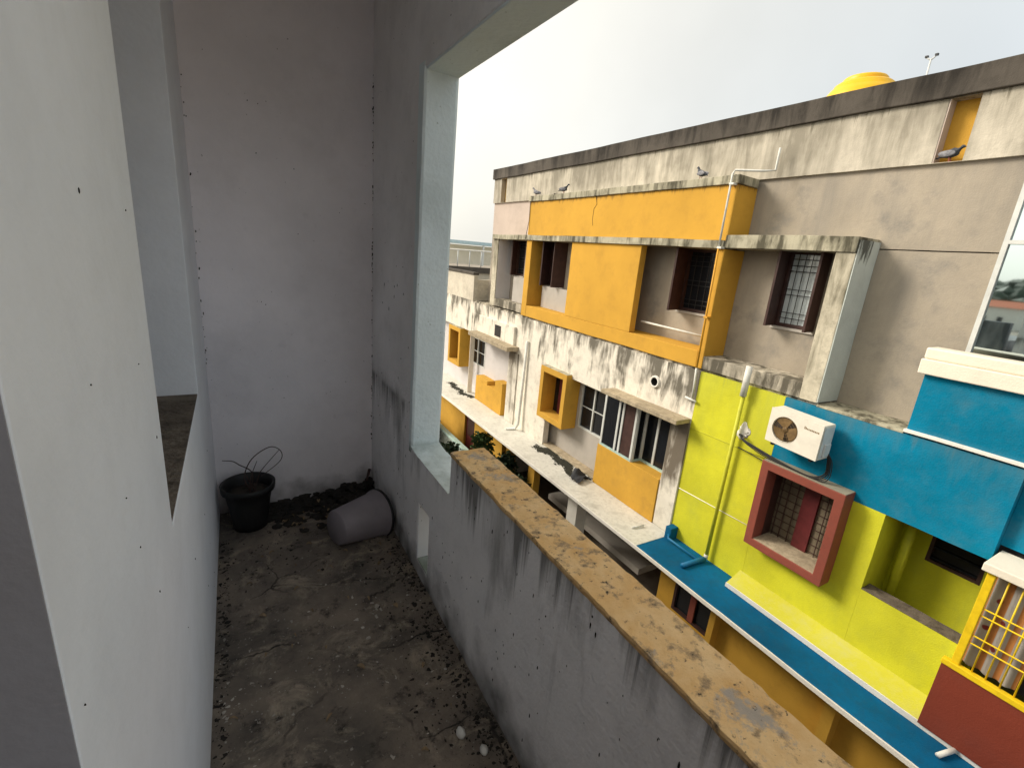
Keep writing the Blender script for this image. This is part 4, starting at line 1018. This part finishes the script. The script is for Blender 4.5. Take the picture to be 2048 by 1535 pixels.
# ================================================================== PIGEONS AND RAG
def pigeon(loc, heading, label, mat='pigeon', up=1.0, sc=.86):
    """body: one lofted skin from tail to beak; heading in degrees about z"""
    spine = [(-.17, .055, .012, .006), (-.12, .075, .026, .012), (-.07, .095, .045, .036), (-.02, .105, .058, .055), (.03, .118, .058, .060), (.07, .145 * up, .045, .048),
             (.09, .18 * up, .028, .03), (.10, .205 * up, .024, .025), (.115, .222 * up, .025, .024), (.135, .222 * up, .018, .017), (.148, .216 * up, .007, .006), (.165, .21 * up, .003, .003)]
    bm = bmesh.new(); rings = []; seg = 12
    for x, z, ry, rz in spine:
        rings.append([bm.verts.new((x, ry * math.cos(2 * math.pi * q / seg), z + rz * math.sin(2 * math.pi * q / seg))) for q in range(seg)])
    for A_, B_ in zip(rings, rings[1:]):
        for q in range(seg): bm.faces.new([A_[q], A_[(q + 1) % seg], B_[(q + 1) % seg], B_[q]])
    bm.faces.new(rings[0][::-1]); bm.faces.new(rings[-1])
    bmesh.ops.recalc_face_normals(bm, faces=bm.faces[:])
    me = bpy.data.meshes.new('body'); 
    for f_ in bm.faces: f_.smooth = True
    bm.to_mesh(me); bm.free(); me.materials.append(M[mat])
    t = empty('pigeon', loc, label, 'pigeon', 'pigeons on the opposite building'); t.rotation_euler = (0, 0, math.radians(heading)); t.scale = (sc, sc, sc)
    o = bpy.data.objects.new('body', me); COL.objects.link(o); o.parent = t
    bm = bmesh.new()
    for s in (-1, 1): tube_bm(bm, [(.0, .02 * s, .06), (.01, .022 * s, .0)], .006, 6)
    ml = bpy.data.meshes.new('legs'); bm.to_mesh(ml); bm.free(); ml.materials.append(M['pinkleg'])
    o = bpy.data.objects.new('legs', ml); COL.objects.link(o); o.parent = t
    for s in (-1, 1):
        bm = bmesh.new(); lump_bm(bm, -.03, .048 * s, .105, .105, .016, .042, 3, 2, .1)
        mw_ = bpy.data.meshes.new('wing'); bm.to_mesh(mw_); bm.free(); mw_.materials.append(M['pigeonp'])
        o = bpy.data.objects.new('wing', mw_); COL.objects.link(o); o.parent = t
pigeon((6.66, 10.73, 2.99), 110, 'pale pigeon at the far end of the orange band cap', 'pigeonp')
pigeon((6.66, 9.55, 2.99), -60, 'second pigeon from the far end of the orange band cap')
pigeon((6.66, 5.73, 2.988), 80, 'dark pigeon standing on the cap near the orange corner')
pigeon((7.07, 2.66, 2.992), 262, 'slate pigeon crouching in the yellow slot under the roof edge', up=.8, sc=.82)

bm = bmesh.new(); g = []
for i in range(13):
    row = []
    for j in range(9):
        u, v = i / 12, j / 8
        x = 6.50 - .36 * u; y = 7.50 - .36 * v + .05 * math.sin(u * 5)
        z = -3.04 + .16 * math.sin(math.pi * min(1, u * 1.1)) * (.6 + .4 * math.sin(v * 6)) + .03 * math.sin(v * 14 + u * 6)
        row.append(bm.verts.new((x, y, max(z, -3.075))))
    g.append(row)
for i in range(12):
    for j in range(8): bm.faces.new([g[i][j], g[i + 1][j], g[i + 1][j + 1], g[i][j + 1]])
o = from_bm('rag', bm, M['rag'], None, True); md = o.modifiers.new('thick', 'SOLIDIFY'); md.thickness = .008
tag(o, 'crumpled charcoal rag on the white slab beside the yellow bay', 'rag')

# ================================================================== SURROUNDINGS
# neighbour seen in the mirror glass and beside our end wall
t = empty('neighbour_house', (-3, 8, GZ), 'stained grey concrete neighbouring house beyond the balcony end wall', 'house')
box('wall', 'concrete', t, -9, .80, 3.2, 14, GZ, .3)
box('parapet', 'concrete', t, .62, .80, 3.2, 14, .3, 1.08, .01); box('parapet', 'concrete', t, -9, .62, 13.8, 14, .3, 1.0)
box('parapet', 'concrete', t, -9, .62, 3.2, 3.35, .3, .72)
for i, (x, y, s, h, rm) in enumerate(((-150, 42, 9, 6.6, 'rooftile'), (-165, 56, 9, 5.5, 'rooftile'), (-190, 30, 10, 6.5, 'concrete'), (-140, 66, 10, 5.8, 'concrete'))):
    t = empty('distant_house', (x, y, GZ), ('small white house with an orange roof, nearest of the far houses', 'white house with an orange roof behind the nearest far house', 'flat roofed pale house farthest along the plain', 'flat roofed pale house set apart from the others')[i], 'house', 'houses on the plain')
    box('wall', 'cream', t, x - s / 2, x + s / 2, y - s / 2, y + s / 2, GZ, GZ + h - 1.5)
    if rm == 'rooftile':
        bm = bmesh.new(); z = GZ + h - 1.5; e = s / 2 + .5
        v = [bm.verts.new(p) for p in ((x - e, y - e, z), (x + e, y - e, z), (x + e, y + e, z), (x - e, y + e, z), (x, y - e, z + 1.5), (x, y + e, z + 1.5))]
        for q in ((0, 1, 4), (1, 2, 5, 4), (2, 3, 5), (3, 0, 4, 5), (3, 2, 1, 0)): bm.faces.new([v[i_] for i_ in q])
        from_bm('roof', bm, M[rm], t)
    else: box('roof', rm, t, x - s / 2 - .2, x + s / 2 + .2, y - s / 2 - .2, y + s / 2 + .2, GZ + h - 1.5, GZ + h - 1.2)
    for yy in (-1.5, 1.5): box('window', 'pane', t, x + s / 2, x + s / 2 + .05, y + yy - .5, y + yy + .5, GZ + 1.5, GZ + 2.8)

# terrace with railing and pale blue roof, past the far end of the block
t = empty('terrace_house', (9, 23, GZ), 'pale house with white terrace railing and light blue roof sheet', 'house')
box('wall', 'band', t, 7.4, 14, 20, 26, GZ, .55)
box('terrace_edge', 'cap', t, 7.3, 14, 19.9, 20.2, .551, .80)
box('back_wall', 'cream', t, 7.5, 14, 23, 23.2, .8, 1.75)
rl = tube('railing', 'trim', t, [(7.4, 20.05, 1.50), (13, 20.05, 1.56)], .03)
for i in range(10): tube('baluster', 'acs', rl, [(7.5 + i * .58, 20.05, .8), (7.5 + i * .58, 20.05, 1.52)], .022)
box('roof_sheet', 'bluesheet', t, 8.7, 14, 22.2, 25, 1.80, 1.95)
for x in (8.8, 11, 13.5): box('roof_post', 'acs', t, x - .04, x + .04, 22.25, 22.33, .8, 1.8)

# pale boundary wall and plants in the lane
t = empty('boundary_wall', (5.3, 13, GZ), 'pale teal boundary wall in the lane below the far yellow wall', 'wall')
wall('wall', 'jamb', t, 'x', 6.0, 6.12, 11.9, 18, GZ, -4.62); box('coping', 'teal', t, 5.97, 6.15, 11.88, 18, -4.62, -4.55, .01)

def shrub(name, loc, h, rx, n, label, cat, mat='leaf', trunk=True, lean=0):
    t = empty(name, loc, label, cat); x, y, z = loc
    top = Vector((x + lean, y, z + h * .8))
    tube('stem', 'trunk', t, [loc, (x + lean * .4, y + .05, z + h * .4), top], [.05, .035, .012], 7)
    for q in range(5):
        a = q * 1.3; zz = z + h * (.35 + .1 * q)
        tube('limb', 'trunk', t, [(x + lean * .4, y, zz), (x + rx * .7 * math.cos(a), y + rx * .7 * math.sin(a), zz + h * .15)], [.018, .006], 5)
    bm = bmesh.new()
    for i in range(n):
        a = rnd.uniform(0, 6.283); q = rnd.random() ** .5; zz = rnd.uniform(.28, 1.0); cl = .55 + .45 * noise.noise(Vector((math.cos(a) * 2, math.sin(a) * 2, zz * 4)))
        r = rx * q * (.45 + .6 * math.sin(math.pi * min(.98, .1 + zz * .85))) * (.55 + .6 * cl)
        p = Vector((x + lean * zz + r * math.cos(a), y + r * math.sin(a), z + h * zz))
        d = Vector((rnd.uniform(-1, 1), rnd.uniform(-1, 1), rnd.uniform(-.9, .4))).normalized(); s = d.cross(Vector((rnd.random(), rnd.random(), rnd.random()))).normalized()
        ln = rnd.uniform(.07, .16); wd = ln * .36
        vs = [bm.verts.new(p), bm.verts.new(p + d * ln * .5 + s * wd), bm.verts.new(p + d * ln), bm.verts.new(p + d * ln * .5 - s * wd)]
        bm.faces.new(vs)
    from_bm('foliage', bm, M[mat], t)
shrub('climbing_shrub', (6.0, 11.4, GZ), 2.75, .5, 2200, 'leafy green shrub below the slab beside the maroon door', 'shrub', 'leaf')
shrub('climbing_shrub', (6.1, 10.1, GZ), 2.65, .42, 1800, 'dark leafy shrub between the two far yellow pillars', 'shrub', 'leafd')
shrub('climbing_shrub', (5.9, 9.2, GZ), 2.45, .5, 1600, 'low dark shrub nearest the white pillar', 'shrub', 'leafd')
shrub('garden_tree', (5.5, 12.7, GZ), 1.95, .6, 2000, 'dark bushy plant in front of the pale teal boundary wall', 'shrub', 'leafd')
shrub('garden_tree', (5.5, 14.9, GZ), 2.7, .6, 2200, 'tall dark plant beside the white balcony jamb', 'shrub', 'leafd')
shrub('garden_tree', (4.2, 9.6, GZ), 2.3, .65, 2000, 'light green plant low in the lane below the notch', 'shrub', 'leaf')
